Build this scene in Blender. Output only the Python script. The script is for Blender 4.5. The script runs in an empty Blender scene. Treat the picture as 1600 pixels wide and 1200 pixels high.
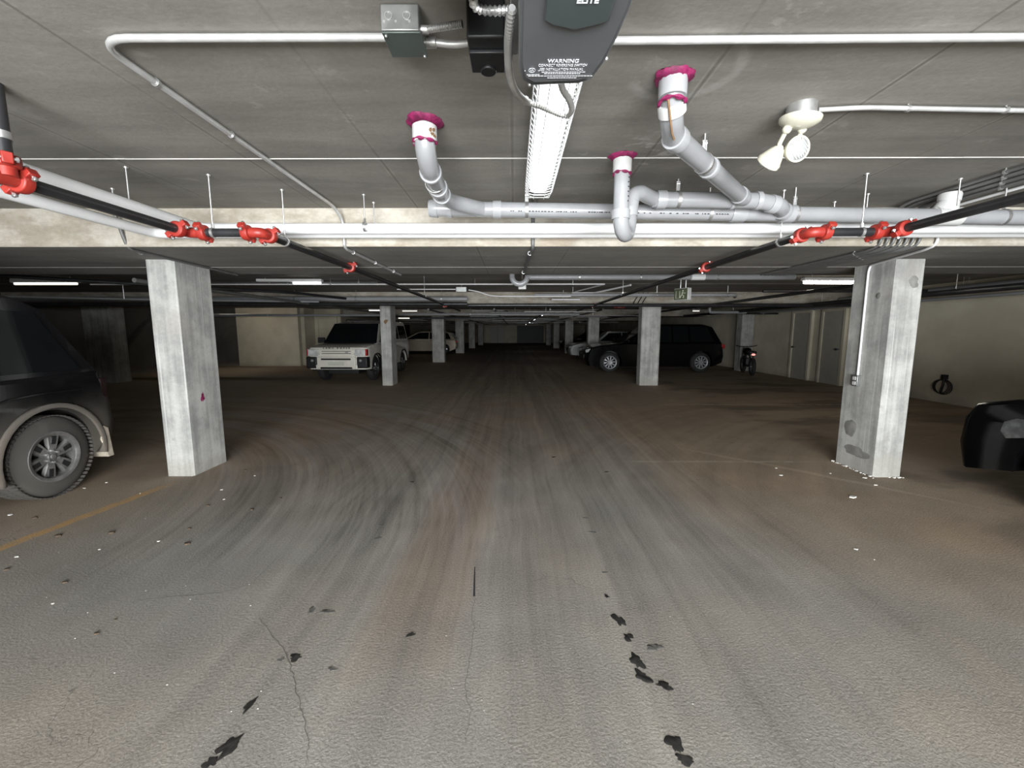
import bpy, bmesh, math, random
from mathutils import Vector, Matrix, Euler
C = bpy.context.scene.collection
PI = math.pi
random.seed(7)
sc = bpy.context.scene

# ------------------------------------------------------------------ camera
F = 655.0
TH = math.atan(82.5 / F)
CAMZ = 1.5
cam = bpy.data.cameras.new('camera')
cam.sensor_fit = 'HORIZONTAL'; cam.sensor_width = 36.0
cam.lens = F / 1600 * 36; cam.clip_start = 0.02; cam.clip_end = 200
camo = bpy.data.objects.new('camera', cam); C.objects.link(camo)
camo.location = (0, 0, CAMZ)
camo.rotation_euler = (PI / 2 - TH, 0, math.radians(0.26))
sc.camera = camo
sc.view_settings.view_transform = 'Standard'
sc.view_settings.look = 'None'
sc.view_settings.gamma = 1
sc.view_settings.use_curve_mapping = False
sc.view_settings.exposure = 0.0

CT, ST = math.cos(TH), math.sin(TH)
def at_z(u, v, z):          # point of the plane at height z seen in that direction
    dz = (600 - v) / F
    ry = CT + ST * dz; rz = -ST + CT * dz
    k = (z - CAMZ) / rz
    return Vector(((u - 803) / F * k, ry * k, z))
def at_y(u, v, y):
    dz = (600 - v) / F
    ry = CT + ST * dz; rz = -ST + CT * dz
    k = y / ry
    return Vector(((u - 803) / F * k, y, CAMZ + rz * k))

# ------------------------------------------------------------------ node helpers
class S:
    def __init__(s, nt, sock): s.nt = nt; s.s = sock
    def _m(s, op, *o, clamp=False):
        n = s.nt.nodes.new('ShaderNodeMath'); n.operation = op; n.use_clamp = clamp
        for i, a in enumerate((s,) + o):
            if isinstance(a, S): s.nt.links.new(a.s, n.inputs[i])
            else: n.inputs[i].default_value = a
        return S(s.nt, n.outputs[0])
    def __add__(s, o): return s._m('ADD', o)
    __radd__ = __add__
    def __mul__(s, o): return s._m('MULTIPLY', o)
    __rmul__ = __mul__
    def __sub__(s, o): return s._m('SUBTRACT', o)
    def __truediv__(s, o): return s._m('DIVIDE', o)
    def abs(s): return s._m('ABSOLUTE')
    def sqrt(s): return s._m('SQRT')
    def fract(s): return s._m('FRACT')
    def floor(s): return s._m('FLOOR')
    def clamp(s): return s._m('ADD', 0.0, clamp=True)
    def atan2(s, o): return s._m('ARCTAN2', o)
    def pw(s, e): return s._m('POWER', e)
    def step(s, a, b):      # smoothstep a..b (a > b reverses)
        n = s.nt.nodes.new('ShaderNodeMapRange'); n.interpolation_type = 'SMOOTHSTEP'
        s.nt.links.new(s.s, n.inputs[0])
        if a < b: n.inputs[1].default_value = a; n.inputs[2].default_value = b; n.inputs[3].default_value = 0; n.inputs[4].default_value = 1
        else: n.inputs[1].default_value = b; n.inputs[2].default_value = a; n.inputs[3].default_value = 1; n.inputs[4].default_value = 0
        return S(s.nt, n.outputs[0])

class M:
    def __init__(s, name, rough=0.6, metal=0.0):
        s.mat = bpy.data.materials.new(name); s.mat.use_nodes = True
        s.nt = s.mat.node_tree
        s.b = s.nt.nodes['Principled BSDF']
        s.b.inputs['Roughness'].default_value = rough
        s.b.inputs['Metallic'].default_value = metal
        s.coord = None
    def xyz(s):
        if s.coord is None:
            g = s.nt.nodes.new('ShaderNodeNewGeometry')
            s.pos = g.outputs['Position']
            sp = s.nt.nodes.new('ShaderNodeSeparateXYZ'); s.nt.links.new(s.pos, sp.inputs[0])
            s.coord = [S(s.nt, sp.outputs[i]) for i in range(3)]
        return s.coord
    def obj(s):
        t = s.nt.nodes.new('ShaderNodeTexCoord'); sp = s.nt.nodes.new('ShaderNodeSeparateXYZ')
        s.nt.links.new(t.outputs['Object'], sp.inputs[0])
        return [S(s.nt, sp.outputs[i]) for i in range(3)]
    def noise(s, x, y, z=0.0, scale=1.0, detail=4.0, rough=0.55, dist=0.0):
        cb = s.nt.nodes.new('ShaderNodeCombineXYZ')
        for i, a in enumerate((x, y, z)):
            if isinstance(a, S): s.nt.links.new(a.s, cb.inputs[i])
            else: cb.inputs[i].default_value = a
        n = s.nt.nodes.new('ShaderNodeTexNoise')
        s.nt.links.new(cb.outputs[0], n.inputs['Vector'])
        n.inputs['Scale'].default_value = scale; n.inputs['Detail'].default_value = detail
        n.inputs['Roughness'].default_value = rough; n.inputs['Distortion'].default_value = dist
        return S(s.nt, n.outputs[0])
    def mix(s, f, a, b):
        n = s.nt.nodes.new('ShaderNodeMix'); n.data_type = 'RGBA'
        if isinstance(f, S): s.nt.links.new(f.s, n.inputs[0])
        else: n.inputs[0].default_value = f
        for i, c in ((6, a), (7, b)):
            if isinstance(c, tuple): n.inputs[i].default_value = (*c, 1)
            else: s.nt.links.new(c, n.inputs[i])
        return n.outputs[2]
    def mul(s, c, f):
        n = s.nt.nodes.new('ShaderNodeVectorMath'); n.operation = 'SCALE'
        s.nt.links.new(c, n.inputs[0]); s.nt.links.new(f.s, n.inputs['Scale'])
        return n.outputs[0]
    def color(s, c):
        if isinstance(c, tuple): s.b.inputs['Base Color'].default_value = (*c, 1)
        else: s.nt.links.new(c, s.b.inputs['Base Color'])
    def bump(s, h, strength=0.3, distance=0.01):
        n = s.nt.nodes.new('ShaderNodeBump'); n.inputs['Strength'].default_value = strength
        n.inputs['Distance'].default_value = distance
        s.nt.links.new(h.s, n.inputs['Height']); s.nt.links.new(n.outputs[0], s.b.inputs['Normal'])
    def rough(s, r):
        s.nt.links.new(r.s, s.b.inputs['Roughness'])
    def emit(s, c, st):
        s.b.inputs['Emission Color'].default_value = (*c, 1); s.b.inputs['Emission Strength'].default_value = st

def grained(name, col, rough=0.5, metal=0.0, var=0.12, scale=6.0, dark=None, coat=0.0, bump=0.0, spec=None):
    m = M(name, rough, metal)
    if spec is not None: m.b.inputs['Specular IOR Level'].default_value = spec
    x, y, z = m.obj()
    n = m.noise(x, y, z, scale=scale, detail=5)
    d = dark or tuple(c * (1 - 2 * var) for c in col)
    m.color(m.mix(n.step(0.35, 0.7), d, col))
    m.rough(n * 0.15 + (rough - 0.07))
    if coat: m.b.inputs['Coat Weight'].default_value = coat; m.b.inputs['Coat Roughness'].default_value = 0.08
    if bump:
        m.bump(m.noise(x, y, z, scale=scale * 8, detail=3), bump, 0.004)
    return m.mat

# ------------------------------------------------------------------ materials
def mk_floor():
    m = M('floor_dirty_concrete', 0.82)
    x, y, z = m.xyz()
    wob = m.noise(x, y, scale=0.7, detail=2) - 0.5
    big = m.noise(x, y, scale=0.55, detail=4)
    med = m.noise(x, y, scale=2.3, detail=5)
    fine = m.noise(x, y, scale=95, detail=5, rough=0.8)
    grey = (0.238, 0.229, 0.208); tan = (0.305, 0.232, 0.160)
    far = y.step(2.0, 8.5)
    side = (x + wob * 0.8).step(0.9, 2.6)
    left = (x + wob).step(-2.2, -3.6)
    f = ((big.step(0.35, 0.7) * 0.35) + far * 0.6 + side * y.step(1.1, 3.2) * 0.65 + left * y.step(2.2, 4.0) * 0.55).clamp()
    col = m.mix(f, grey, tan)
    # brown stripe of dust down the lane, pale edge beside it
    xs = x - y * 0.03 + wob * 0.12
    stripe = xs.step(-0.95, -0.72) * xs.step(-0.22, -0.42) * y.step(1.0, 2.4) * y.step(9.5, 5.0)
    col = m.mix(stripe * 0.55, col, (0.21, 0.155, 0.11))
    pale = (xs + 0.98).abs().step(0.13, 0.03) * y.step(2.0, 3.2) * y.step(8.0, 5.5)
    col = m.mix(pale * 0.5, col, (0.30, 0.27, 0.23))
    # straight tyre tracks in the lane
    lane = x.step(-2.6, -1.2) * x.step(3.0, 1.2)
    t1 = m.noise((x + wob * 0.25) * 3.2, y * 0.10, scale=1, detail=6, rough=0.65)
    t2 = m.noise((x + wob * 0.10) * 22, y * 0.25, scale=1, detail=3, rough=0.6)
    tr = (t1 - 0.5) * 1.5 + (t2 - 0.5) * 0.55
    # curved tracks swinging out to the left
    cx = x + 6.3; cy = y - 2.3
    r = (cx * cx + cy * cy).sqrt(); th = cy.atan2(cx)
    a1 = m.noise((r + wob * 0.2) * 2.6, th * 0.8, 3.3, scale=1, detail=6, rough=0.7)
    a2 = m.noise(r * 24, th * 1.5, 5.1, scale=1, detail=3)
    arcm = r.step(2.9, 3.9) * r.step(8.5, 6.6) * y.step(1.6, 3.4) * x.step(0.6, -0.6)
    arc = (a1 - 0.5) * 2.2 + (a2 - 0.5) * 0.8
    # second arc fanning to the right, farther in
    dx = x - 7.5; dy = y - 1.5
    r2 = (dx * dx + dy * dy).sqrt(); th2 = dy.atan2(dx)
    b1 = m.noise(r2 * 2.4, th2 * 0.8, 8.0, scale=1, detail=6, rough=0.7)
    arm2 = r2.step(4.0, 5.2) * r2.step(9.5, 7.0) * y.step(2.6, 4.6)
    k = tr * lane * (y.step(0.8, 3.6) * 0.7 + 0.45) + arc * arcm * 0.95 + (b1 - 0.5) * arm2 * 1.1 + (med - 0.5) * 0.55 + (fine - 0.5) * 2.0 + 1.0
    # damp dark patch by the right stalls
    damp = m.noise(x * 0.5, y * 0.9, 4.0, scale=1.0, detail=5).step(0.50, 0.62) * x.step(3.2, 4.2)
    k = k * (damp * -0.45 + 1.0)
    gran = m.noise(x, y, scale=75, detail=2)
    grm = (gran.step(0.62, 0.72)) * med.step(0.40, 0.6)
    k = k + grm * 0.10
    # hairline cracks
    cr = m.noise(x, y, 9.0, scale=0.45, detail=6, rough=0.6)
    col = m.mix(arcm * a1.step(0.48, 0.62) * 0.45, col, (0.205, 0.182, 0.176))
    ck = (cr - 0.5).abs().step(0.0016, 0.0004) * big.step(0.5, 0.6)
    k = k * (ck * -0.4 + 1.0)
    sw = (x + y + wob * 0.5 - 7.45).abs().step(0.07, 0.015) * x.step(2.0, 2.5) * x.step(4.3, 3.6)
    pz = m.noise(x, y, 2.0, scale=1.6, detail=6, rough=0.7).step(0.54, 0.68) * far
    k = k + sw * 0.30 + pz * 0.16
    k = k._m('MAXIMUM', 0.25)
    col = m.mul(col, k)
    # worn painted stall lines
    wear = m.noise(x, y, scale=9, detail=5).step(0.30, 0.62)
    ln = (x + y * -0.14 + 3.96).abs().step(0.055, 0.045) * y.step(0.5, 1.2) * y.step(4.2, 3.6)
    col = m.mix(ln * (wear * 0.55 + 0.3), col, (0.50, 0.29, 0.10))
    l2 = ((y - 8.55).abs().step(0.06, 0.045) * x.step(2.6, 3.6) + (y - 4.72).abs().step(0.035, 0.02) * x.step(1.2, 1.5) * x.step(3.7, 3.2)).clamp()
    col = m.mix(l2 * (wear * 0.5), col, (0.5, 0.44, 0.33))
    m.color(col)
    m.bump(gran * 0.6 + fine * 0.6 + tr * lane * 0.25 + arc * arcm * 0.3, 0.6, 0.008)
    m.rough(med * 0.25 + 0.66)
    return m.mat

def mk_ceiling(name='slab_concrete', base=(0.235, 0.222, 0.198), dark=(0.135, 0.128, 0.113), seams=True, off=0.0):
    m = M(name, 0.8)
    x, y, z = m.xyz()
    st = m.noise(x * 0.7, y * 4.5, z * 2, scale=1, detail=6, rough=0.6, dist=0.3)
    bl = m.noise(x, y, z, scale=1.1, detail=4)
    fi = m.noise(x, y, z, scale=40, detail=4)
    scr = m.noise(x * 2.2 + y * 1.5, y * 9, 3.0, scale=1, detail=5, rough=0.7).step(0.62, 0.74)
    col = m.mix((st * 0.7 + bl * 0.5).step(0.35, 0.8), dark, base)
    col = m.mix(scr * 0.35, col, (0.34, 0.33, 0.31))
    def near(cx, cy, R): return (((x - cx) * (x - cx)) + ((y - cy) * (y - cy))).sqrt()
    spl = m.noise(x * 9 + y * 4, y * 14, 2.0, scale=1, detail=4, rough=0.7).step(0.52, 0.62) * near(.74, 2.50, 0).step(0.30, 0.12)
    col = m.mix(spl * 0.6, col, (0.42, 0.41, 0.385))
    ringm = (near(.66, 1.76, 0) - 0.20).abs().step(0.035, 0.01) * m.noise(x * 5, y * 5, 1.0, scale=1, detail=4).step(0.42, 0.60)
    col = m.mix(ringm * 0.35, col, (0.36, 0.35, 0.33))
    sc1 = m.noise(x * 3 - y * 2, y * 3 + x, 12.0, scale=1.4, detail=6, rough=0.7).step(0.60, 0.68)
    col = m.mix(sc1 * 0.30, col, (0.33, 0.32, 0.30))
    dk = m.noise(x, y, 20.0, scale=0.9, detail=5, rough=0.6).step(0.55, 0.72)
    col = m.mix(dk * 0.45, col, (0.115, 0.108, 0.098))
    k = fi * 0.3 + 0.85
    if seams:
        row = ((y + 3.9) / 3.25).floor()
        w = m.noise(y * 3, row, scale=1, detail=3)
        g = (((x + off + row * 0.0 + 0.01) / 0.775).fract() - 0.5).abs() * 0.775
        s = g.step(0.3875 - 0.009, 0.3875 - 0.003)
        vis = m.noise(x * 0.9, y * 0.9, 6.0, scale=1, detail=2).step(0.35, 0.6)
        k = k * (s * (vis * 0.26 + 0.10) * -1.0 + 1.0)
        s2 = (g - 0.374).abs().step(0.006, 0.002)
        k = k + s2 * vis * w.step(0.45, 0.6) * 0.28
    m.color(m.mul(col, k))
    m.bump(fi * 0.5 + st * 0.6, 0.25, 0.008)
    return m.mat

def mk_beam():
    m = M('beam_concrete', 0.8)
    x, y, z = m.xyz()
    n = m.noise(x * 1.2, y, z * 3, scale=2.0, detail=6, rough=0.65)
    f = m.noise(x, y, z, scale=30, detail=4)
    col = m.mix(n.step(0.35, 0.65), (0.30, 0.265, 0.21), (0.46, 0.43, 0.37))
    rust = m.noise(x * 1.2, z * 2, 7, scale=1.5, detail=5).step(0.58, 0.72)
    col = m.mix(rust * 0.5, col, (0.30, 0.22, 0.15))
    m.color(m.mul(col, f * 0.4 + 0.8)); m.bump(f, 0.3, 0.01)
    return m.mat

def mk_column():
    m = M('column_concrete', 0.75)
    x, y, z = m.xyz()
    v = m.noise(x * 16, y * 16, z * 0.7, scale=1, detail=5, rough=0.6)
    v2 = m.noise(x * 40, y * 40, z * 0.5, scale=1, detail=2)
    b = m.noise(x, y, z, scale=3.0, detail=6, rough=0.65)
    f = m.noise(x, y, z, scale=45, detail=3)
    col = m.mix((v * 0.5 + b * 0.7).step(0.42, 0.78), (0.235, 0.235, 0.222), (0.46, 0.455, 0.43))
    col = m.mix(v2.step(0.62, 0.72) * 0.5, col, (0.60, 0.60, 0.57))
    sp = m.noise(x, y, z, scale=9.0, detail=5).step(0.62, 0.74)
    col = m.mix(sp * 0.5, col, (0.25, 0.24, 0.22))
    blot = m.noise(x, y, z + 4.0, scale=1.7, detail=3).step(0.6, 0.68)
    col = m.mix(blot * 0.35, col, (0.33, 0.30, 0.27))
    # splash dirt low down
    low = (z + b * 0.5).step(0.50, 0.36)
    col = m.mix(low * 0.45, col, (0.34, 0.32, 0.28))
    m.color(m.mul(col, f * 0.3 + 0.85)); m.bump(f * 0.5 + v * 0.4, 0.3, 0.008)
    return m.mat

def mk_wall(name='cream_block_wall', a=(0.62, 0.57, 0.45), b=(0.50, 0.455, 0.355)):
    m = M(name, 0.85)
    x, y, z = m.xyz()
    n = m.noise(x, y, z, scale=1.3, detail=5)
    col = m.mix(n.step(0.35, 0.7), b, a)
    low = (z + n * 0.3).step(0.35, 0.12)
    col = m.mix(low * 0.5, col, (0.26, 0.22, 0.17))
    m.color(col); m.bump(m.noise(x, y, z, scale=40, detail=2), 0.15, 0.005)
    return m.mat

def mk_dusty(name, base, dust, top=1.1, bot=0.35, rough=0.3, amt=1.0):
    m = M(name, rough)
    x, y, z = m.xyz()
    n = m.noise(x, y, z, scale=2.2, detail=5)
    d = (z + n * 0.5).step(top + 0.25, bot + 0.25)
    f = d * (n * 0.6 + 0.5) * amt
    m.color(m.mix(f.clamp(), base, dust))
    m.rough(f * 0.6 + rough)
    m.b.inputs['Coat Weight'].default_value = 0.3
    return m.mat

MT = {}
MT['floor'] = mk_floor()
MT['slab'] = mk_ceiling()
MT['beam'] = mk_beam()
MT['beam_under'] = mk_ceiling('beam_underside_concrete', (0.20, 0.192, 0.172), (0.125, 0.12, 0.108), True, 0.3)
MT['column'] = mk_column()
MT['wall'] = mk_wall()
MT['wall_dark'] = mk_wall('unlit_block_wall', (0.10, 0.095, 0.085), (0.07, 0.066, 0.06))  # block wall coloured dark; the missing light is put into the colour
MT['ridge'] = grained('pale_joint_grout', (0.55, 0.54, 0.51), 0.8)
MT['ridge2'] = grained('faint_joint_grout', (0.27, 0.26, 0.24), 0.8)
MT['pvc'] = grained('grey_pvc', (0.27, 0.274, 0.282), 0.33, var=0.05, coat=0.2)
MT['pvc2'] = grained('grey_pvc_fitting', (0.31, 0.314, 0.322), 0.30, var=0.04, coat=0.2)
MT['white'] = grained('white_pipe_jacket', (0.70, 0.70, 0.70), 0.38, var=0.03)
MT['whitefit'] = grained('white_plastic_fitting', (0.50, 0.50, 0.49), 0.4, var=0.03)
MT['black'] = grained('black_steel_pipe', (0.022, 0.022, 0.024), 0.38, var=0.2, coat=0.2)
MT['red'] = grained('red_coupling_paint', (0.31, 0.030, 0.020), 0.45, var=0.2, scale=20, dark=(0.26, 0.018, 0.012))
MT['steel'] = grained('galvanised_steel', (0.62, 0.62, 0.61), 0.38, 0.85, var=0.1, scale=14)
MT['conduit'] = grained('conduit_metal', (0.66, 0.66, 0.65), 0.35, 0.6, var=0.08, scale=10)
MT['conduit_dark'] = grained('dull_conduit_metal', (0.17, 0.17, 0.165), 0.5, 0.4, var=0.1, scale=10)
MT['pink'] = grained('pink_firestop_sealant', (0.25, 0.010, 0.085), 0.6, var=0.25, scale=30, bump=0.5)
MT['ink'] = grained('black_marker_ink', (0.03, 0.03, 0.035), 0.6)
MT['rust'] = grained('rust_stain', (0.22, 0.125, 0.06), 0.8, scale=30)
MT['opener'] = grained('dark_grey_plastic', (0.105, 0.108, 0.115), 0.36, var=0.05, coat=0.15)
MT['opener2'] = grained('green_grey_plastic', (0.06, 0.075, 0.075), 0.3, var=0.05, coat=0.2)
MT['print'] = grained('white_print', (0.72, 0.74, 0.76), 0.6, var=0.03)
MT['boxm'] = grained('electrical_box_steel', (0.34, 0.35, 0.34), 0.4, 0.8, var=0.1, scale=20)
MT['boxd'] = grained('green_grey_cover', (0.095, 0.115, 0.105), 0.45, 0.3, var=0.1)
MT['blackbox'] = grained('black_plastic', (0.008, 0.008, 0.009), 0.45, var=0.1)
MT['cream'] = grained('cream_enamel', (0.50, 0.48, 0.39), 0.35, var=0.04)
MT['rubber'] = grained('black_rubber', (0.02, 0.02, 0.019), 0.8, var=0.2, bump=0.3)
MT['rubber_dusty'] = mk_dusty('dusty_rubber', (0.05, 0.047, 0.042), (0.17, 0.155, 0.13), 0.9, 0.1, 0.8, 0.22)
MT['rim_dusty'] = grained('dusty_alloy', (0.24, 0.235, 0.225), 0.5, 0.5, var=0.2, scale=12)
MT['alloy'] = grained('silver_alloy', (0.55, 0.55, 0.56), 0.3, 0.8, var=0.05)
MT['alloy_grey'] = grained('grey_alloy', (0.30, 0.30, 0.31), 0.4, 0.4, var=0.05)
MT['alloy_dark'] = grained('dark_alloy', (0.10, 0.10, 0.10), 0.35, 0.7, var=0.1)
MT['paint_black'] = grained('black_car_paint', (0.003, 0.003, 0.0035), 0.14, var=0.1, spec=0.22)
MT['paint_dusty'] = mk_dusty('dusty_black_car_paint', (0.006, 0.006, 0.007), (0.17, 0.155, 0.13), 0.98, 0.40, 0.22, 0.8)
MT['paint_white'] = grained('cream_white_car_paint', (0.80, 0.77, 0.68), 0.25, var=0.03, coat=0.8)
MT['paint_silver'] = grained('champagne_car_paint', (0.50, 0.43, 0.34), 0.3, 0.3, var=0.04, coat=0.8)
MT['paint_grey'] = grained('grey_car_paint', (0.42, 0.43, 0.42), 0.3, 0.3, var=0.04, coat=0.8)
MT['trim'] = grained('black_car_trim', (0.012, 0.012, 0.013), 0.5, var=0.1)
MT['lens'] = grained('clear_lamp_lens', (0.62, 0.63, 0.62), 0.12, 0.5, var=0.15, scale=25, coat=1.0)
MT['headlamp'] = grained('clear_headlamp', (0.70, 0.71, 0.69), 0.2, 0.0, var=0.15, scale=9, coat=0.6)
MT['redlens'] = grained('red_lamp_lens', (0.55, 0.03, 0.03), 0.15, var=0.2, coat=1.0)
MT['redlens_dark'] = grained('dusty_red_lens', (0.012, 0.004, 0.004), 0.5, var=0.2)
MT['lens_dark'] = grained('smoked_lamp_lens', (0.16, 0.165, 0.165), 0.15, 0.4, var=0.25, scale=14, coat=1.0)
MT['fender'] = mk_dusty('dusty_fender_flare', (0.05, 0.048, 0.045), (0.17, 0.142, 0.115), 1.3, 0.5, 0.6, 0.8)
MT['flap'] = grained('dusty_mudflap', (0.50, 0.44, 0.35), 0.8, var=0.15, scale=18)
g = M('dark_car_glass', 0.06); g.color(g.mix(g.noise(*g.obj(), scale=3), (0.004, 0.005, 0.005), (0.008, 0.009, 0.01)))
g.b.inputs['Specular IOR Level'].default_value = 0.16; MT['glass'] = g.mat
g = M('fluorescent_lens', 0.4); x_, y_, z_ = g.obj()
g.color((0.9, 0.92, 0.95)); g.emit((0.93, 0.97, 1.0), 4.0); MT['lamp'] = g.mat
g = M('distant_fluorescent_tube', 0.4); g.color((0.9, 0.88, 0.8)); g.emit((1.0, 0.93, 0.78), 1.8); MT['tube'] = g.mat
g = M('worn_fluorescent_tube', 0.4); g.color((0.9, 0.9, 0.85)); g.emit((0.98, 0.95, 0.86), 0.9); MT['tube2'] = g.mat
g = M('red_marker_light', 0.4); g.color((0.5, 0.05, 0.05)); g.emit((1.0, 0.35, 0.3), 1.5); MT['redlight'] = g.mat
g = M('warm_bright_tube', 0.4); g.color((0.9, 0.88, 0.8)); g.emit((1.0, 0.94, 0.82), 6.0); MT['tube3'] = g.mat
g.b.inputs['Emission Strength'].default_value = 18.0
g = M('added_bay_tube', 0.4); g.color((0.9, 0.88, 0.8)); g.emit((1.0, 0.93, 0.80), 42.0); MT['tube4'] = g.mat
g = M('lane_fluorescent_tube', 0.4); g.color((0.9, 0.88, 0.8)); g.emit((0.95, 0.97, 1.0), 5.0); MT['tube5'] = g.mat
MT['dullred'] = grained('dull_red_valve', (0.10, 0.012, 0.012), 0.5)
MT['damp'] = grained('damp_concrete', (0.24, 0.235, 0.22), 0.7, var=0.15, scale=14)
MT['oil'] = grained('dark_oil_stain', (0.012, 0.012, 0.011), 0.45, var=0.3, scale=30, dark=(0.03, 0.028, 0.025))
MT['oil2'] = grained('soaked_in_stain', (0.075, 0.072, 0.066), 0.7, var=0.3, scale=30, dark=(0.12, 0.115, 0.105))
MT['leaf'] = grained('dry_brown_leaf', (0.10, 0.07, 0.045), 0.9, var=0.3, scale=40)
MT['chip'] = grained('pale_grit', (0.75, 0.73, 0.68), 0.8, var=0.1, scale=40)
MT['door'] = grained('grey_door_paint', (0.40, 0.385, 0.33), 0.5, var=0.05)
MT['sign'] = grained('olive_sign_face', (0.10, 0.115, 0.07), 0.4, var=0.15)
MT['signl'] = grained('pale_sign_symbol', (0.42, 0.44, 0.34), 0.5, var=0.1)
MT['yellowplate'] = grained('pale_licence_plate', (0.62, 0.63, 0.55), 0.5, var=0.05)

# ------------------------------------------------------------------ mesh builder
OFF = {}
class MB:
    def __init__(s): s.v = []; s.f = []; s.mi = []
    def face(s, idx, m=0): s.f.append(idx); s.mi.append(m)
    def add(s, vs, fs, m=0, mat4=None):
        n = len(s.v)
        for p in vs:
            p = Vector(p)
            if mat4 is not None: p = mat4 @ p
            s.v.append(p)
        for f in fs: s.face([n + i for i in f], m)
        return s
    def box(s, c, d, m=0, rot=None, taper=1.0):
        hx, hy, hz = d[0] / 2, d[1] / 2, d[2] / 2
        vs = []
        for z in (-1, 1):
            k = taper if z > 0 else 1
            for x, y in ((-1, -1), (1, -1), (1, 1), (-1, 1)): vs.append(Vector((x * hx * k, y * hy * k, z * hz)))
        if rot is not None: vs = [rot @ p for p in vs]
        c = Vector(c)
        return s.add([c + p for p in vs], [(0, 3, 2, 1), (4, 5, 6, 7), (0, 1, 5, 4), (1, 2, 6, 5), (2, 3, 7, 6), (3, 0, 4, 7)], m)
    def rings(s, rings, m=0, cap=True, closed=False, wrap=True):
        n = len(s.v); k = len(rings[0])
        for r in rings:
            for p in r: s.v.append(Vector(p))
        R = len(rings)
        for i in range(R - 1 + (1 if closed else 0)):
            a = n + i * k; b = n + ((i + 1) % R) * k
            for j in range(k if wrap else k - 1):
                s.face([a + j, a + (j + 1) % k, b + (j + 1) % k, b + j], m)
        if cap and not closed:
            s.face([n + j for j in range(k)][::-1], m)
            s.face([n + (R - 1) * k + j for j in range(k)], m)
        return s
    def lathe(s, o, ax, prof, n=24, m=0, cap=True):
        ax = Vector(ax).normalized(); o = Vector(o)
        a = ax.orthogonal().normalized(); b = ax.cross(a)
        rr = [[o + ax * t + (a * math.cos(2 * PI * i / n) + b * math.sin(2 * PI * i / n)) * r for i in range(n)] for t, r in prof]
        return s.rings(rr, m, cap)
    def cyl(s, p0, p1, r, r1=None, n=16, m=0):
        p0 = Vector(p0); p1 = Vector(p1); L = (p1 - p0).length
        return s.lathe(p0, p1 - p0, [(0, r), (L, r if r1 is None else r1)], n, m)
    def tube(s, pts, r, n=14, m=0, fillet=0.0, seg=6, rib=0.0, ribstep=0.01):
        P = [Vector(p) for p in pts]
        if fillet > 0 and len(P) > 2:
            Q = [P[0]]
            for i in range(1, len(P) - 1):
                d0 = (P[i - 1] - P[i]); d1 = (P[i + 1] - P[i])
                k = min(fillet, d0.length * 0.45, d1.length * 0.45)
                a = P[i] + d0.normalized() * k; b = P[i] + d1.normalized() * k
                for j in range(seg + 1):
                    t = j / seg
                    Q.append(a * (1 - t) ** 2 + P[i] * 2 * t * (1 - t) + b * t * t)
            Q.append(P[-1]); P = Q
        if rib > 0:
            Q = [P[0]]; st = ribstep / 2; left = st
            for i in range(len(P) - 1):
                L = (P[i + 1] - P[i]).length; q = left
                while q < L: Q.append(P[i].lerp(P[i + 1], q / L)); q += st
                left = q - L
            P = Q
        t0 = (P[1] - P[0]).normalized(); nrm = t0.orthogonal().normalized()
        rr = []
        for i, p in enumerate(P):
            if i == 0: t = P[1] - P[0]
            elif i == len(P) - 1: t = P[-1] - P[-2]
            else: t = (P[i + 1] - P[i]).normalized() + (P[i] - P[i - 1]).normalized()
            t = t.normalized()
            nrm = (nrm - t * nrm.dot(t)).normalized(); b = t.cross(nrm)
            q = r + (rib if (rib and i % 2) else 0)
            rr.append([p + (nrm * math.cos(2 * PI * j / n) + b * math.sin(2 * PI * j / n)) * q for j in range(n)])
        return s.rings(rr, m)
    def torus(s, c, ax, R, r, n=28, k=8, m=0):
        ax = Vector(ax).normalized(); a = ax.orthogonal().normalized(); b = ax.cross(a); c = Vector(c)
        rr = []
        for i in range(n):
            t = 2 * PI * i / n; d = a * math.cos(t) + b * math.sin(t)
            rr.append([c + d * (R + r * math.cos(2 * PI * j / k)) + ax * r * math.sin(2 * PI * j / k) for j in range(k)])
        return s.rings(rr, m, False, True)
    def band(s, c, ax, R, w, t, n=28, m=0):
        ax = Vector(ax).normalized(); a = ax.orthogonal().normalized(); b = ax.cross(a); c = Vector(c)
        rr = []
        for i in range(n):
            q = 2 * PI * i / n; d = a * math.cos(q) + b * math.sin(q)
            rr.append([c + d * R - ax * w / 2, c + d * (R + t) - ax * w / 2, c + d * (R + t) + ax * w / 2, c + d * R + ax * w / 2])
        return s.rings(rr, m, False, True)
    def prism(s, poly, o, u, v, d0, d1, m=0):
        u = Vector(u); v = Vector(v); w = u.cross(v); o = Vector(o)
        return s.rings([[o + u * p[0] + v * p[1] + w * d for p in poly] for d in (d0, d1)], m)
    def sphere(s, c, r, n=16, k=10, m=0, sc_=(1, 1, 1)):
        c = Vector(c); rr = []
        for i in range(1, k):
            t = PI * i / k
            rr.append([c + Vector((r * sc_[0] * math.sin(t) * math.cos(2 * PI * j / n), r * sc_[1] * math.sin(t) * math.sin(2 * PI * j / n), r * sc_[2] * math.cos(t))) for j in range(n)])
        return s.rings(rr, m)
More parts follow.
